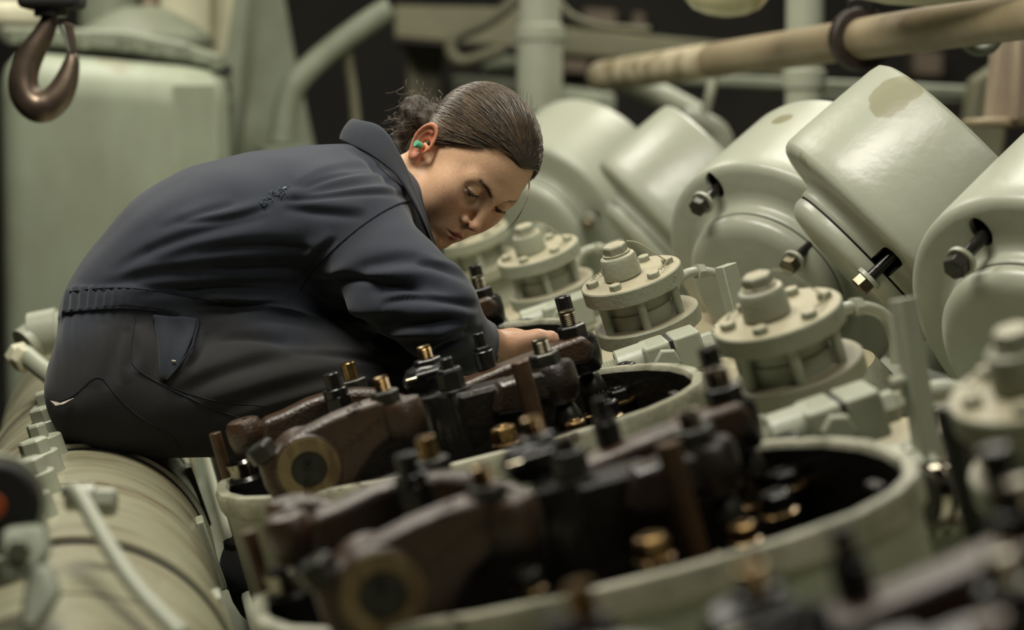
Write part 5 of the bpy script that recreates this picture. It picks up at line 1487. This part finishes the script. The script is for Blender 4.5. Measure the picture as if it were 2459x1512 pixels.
for i in range(34):
    t = i / 33
    x_, y_ = 625 + 62 * t + rng.normal(0, 2.5), 487 - 36 * t + 6 * math.sin(t * 9) + rng.normal(0, 3)
    a_ = rng.uniform(0, 6.28)
    tr_.tube([skin_pt(x_, y_, .0005), skin_pt(x_ + 6 * math.cos(a_), y_ + 6 * math.sin(a_), .0022), skin_pt(x_ + 9 * math.cos(a_ + .8), y_ + 9 * math.sin(a_ + .8), .001)], .0006, 4, 1)
mat('frayed_navy', srgb(84, 90, 102), rough=0.95, spec=0.1)
part('frayed_tear', tr_, 'frayed_navy', cov, smooth=0, label='frayed tear on the shoulder blade')
tr_ = MB().tube([skin_pt(680, 456, .001), skin_pt(685, 451, .0015), skin_pt(688, 453, .001)], .0016, 6)
part('tear_spot', tr_, 'grey_thread', cov)
# collar: a standing band round the neck
basec = [(1042, 600, 3.215), (1020, 545, 3.175), (990, 482, 3.165), (950, 420, 3.175), (885, 372, 3.215), (818, 338, 3.29), (840, 335, 3.37), (900, 360, 3.42), (970, 420, 3.43), (1030, 520, 3.40)]
topc = [(1046, 588, 3.225), (1030, 540, 3.195), (1004, 470, 3.19), (962, 372, 3.20), (915, 303, 3.235), (850, 286, 3.30), (872, 290, 3.36), (930, 320, 3.39), (985, 400, 3.39), (1036, 510, 3.38)]
cl = MB()
def interp3(c, n=5):
    out = []
    m = len(c)
    for i in range(m - 1):
        p0, p1, p2, p3 = [np.array(c[max(0, min(m - 1, i + k))], float) for k in (-1, 0, 1, 2)]
        for k in range(n):
            t = k / n
            out.append(.5 * (2 * p1 + (p2 - p0) * t + (2 * p0 - 5 * p1 + 4 * p2 - p3) * t * t + (3 * p1 - p0 - 3 * p2 + p3) * t ** 3))
    return out + [np.array(c[-1], float)]
bc, tcv = interp3(basec), interp3(topc)
rows = []
for t in (0, .25, .5, .75, 1.0):
    rows.append([P(*(a * (1 - t) + b * t + np.array((-4, -4, 0)) * math.sin(t * math.pi))) for a, b in zip(bc, tcv)])
for row in rows: cl.v += row
nC = len(rows[0])
for j in range(4):
    for i in range(nC - 1):
        a_ = j * nC + i; cl.f.append((a_, a_ + 1, a_ + nC + 1, a_ + nC))
co = part('collar', cl, 'navy_cloth', cov, smooth=60)
sm = co.modifiers.new('thick', 'SOLIDIFY'); sm.thickness = .005; sm.offset = 0
sb_ = co.modifiers.new('soft', 'SUBSURF'); sb_.levels = sb_.render_levels = 1
part('collar_hem', MB().tube([P(*(a * .93 + b * .07)) - FW * .003 for a, b in zip(bc, tcv)][:26], .0013, 6), 'navy_seam', co)
# cuff band
cw = P(1160, 836, 3.195)
part('cuff', MB().lathe(cw - CUFF * .03, CUFF, [(0, .0425), (.001, .0440), (.014, .0425), (.031, .0405), (.036, .0395), (.0365, .0365), (.030, .0360)], 48), 'navy_cloth', cov)
# boots down on the ledge
for dd, ax_, ay_ in ((3.215, 620, 1360), (3.46, 700, 1380)):
    c_ = P(ax_, ay_ + 20, dd)
    bm__ = MB().tube([c_ + Z * .05, c_ - Z * .02, c_ - Z * .05 + A * .03, c_ - Z * .062 + A * .12, c_ - Z * .066 + A * .17], lambda f: .05 - .012 * f, 18, 2)
    part('boot', bm__, 'boot_leather', who)
# ---- foam ear plug
ep = V3(from_head((82.5, -6, -3)))
en3 = V3(HM.T @ EN)
plug = thing('ear_plug', "green and orange foam plug in the person's ear", 'ear plug', ep)
pd_ = (en3 + V3(HM.T @ npv((0, -.55, -.15)))).normalized()
part('foam', MB().lathe(ep, pd_, [(0, .0050), (.009, .0056), (.0105, .0048)], 20), 'green_foam', plug)
part('tip', MB().lathe(ep - pd_ * .006, pd_, [(0, .0036), (.006, .0052), (.0065, .004)], 20), 'orange_foam', plug)
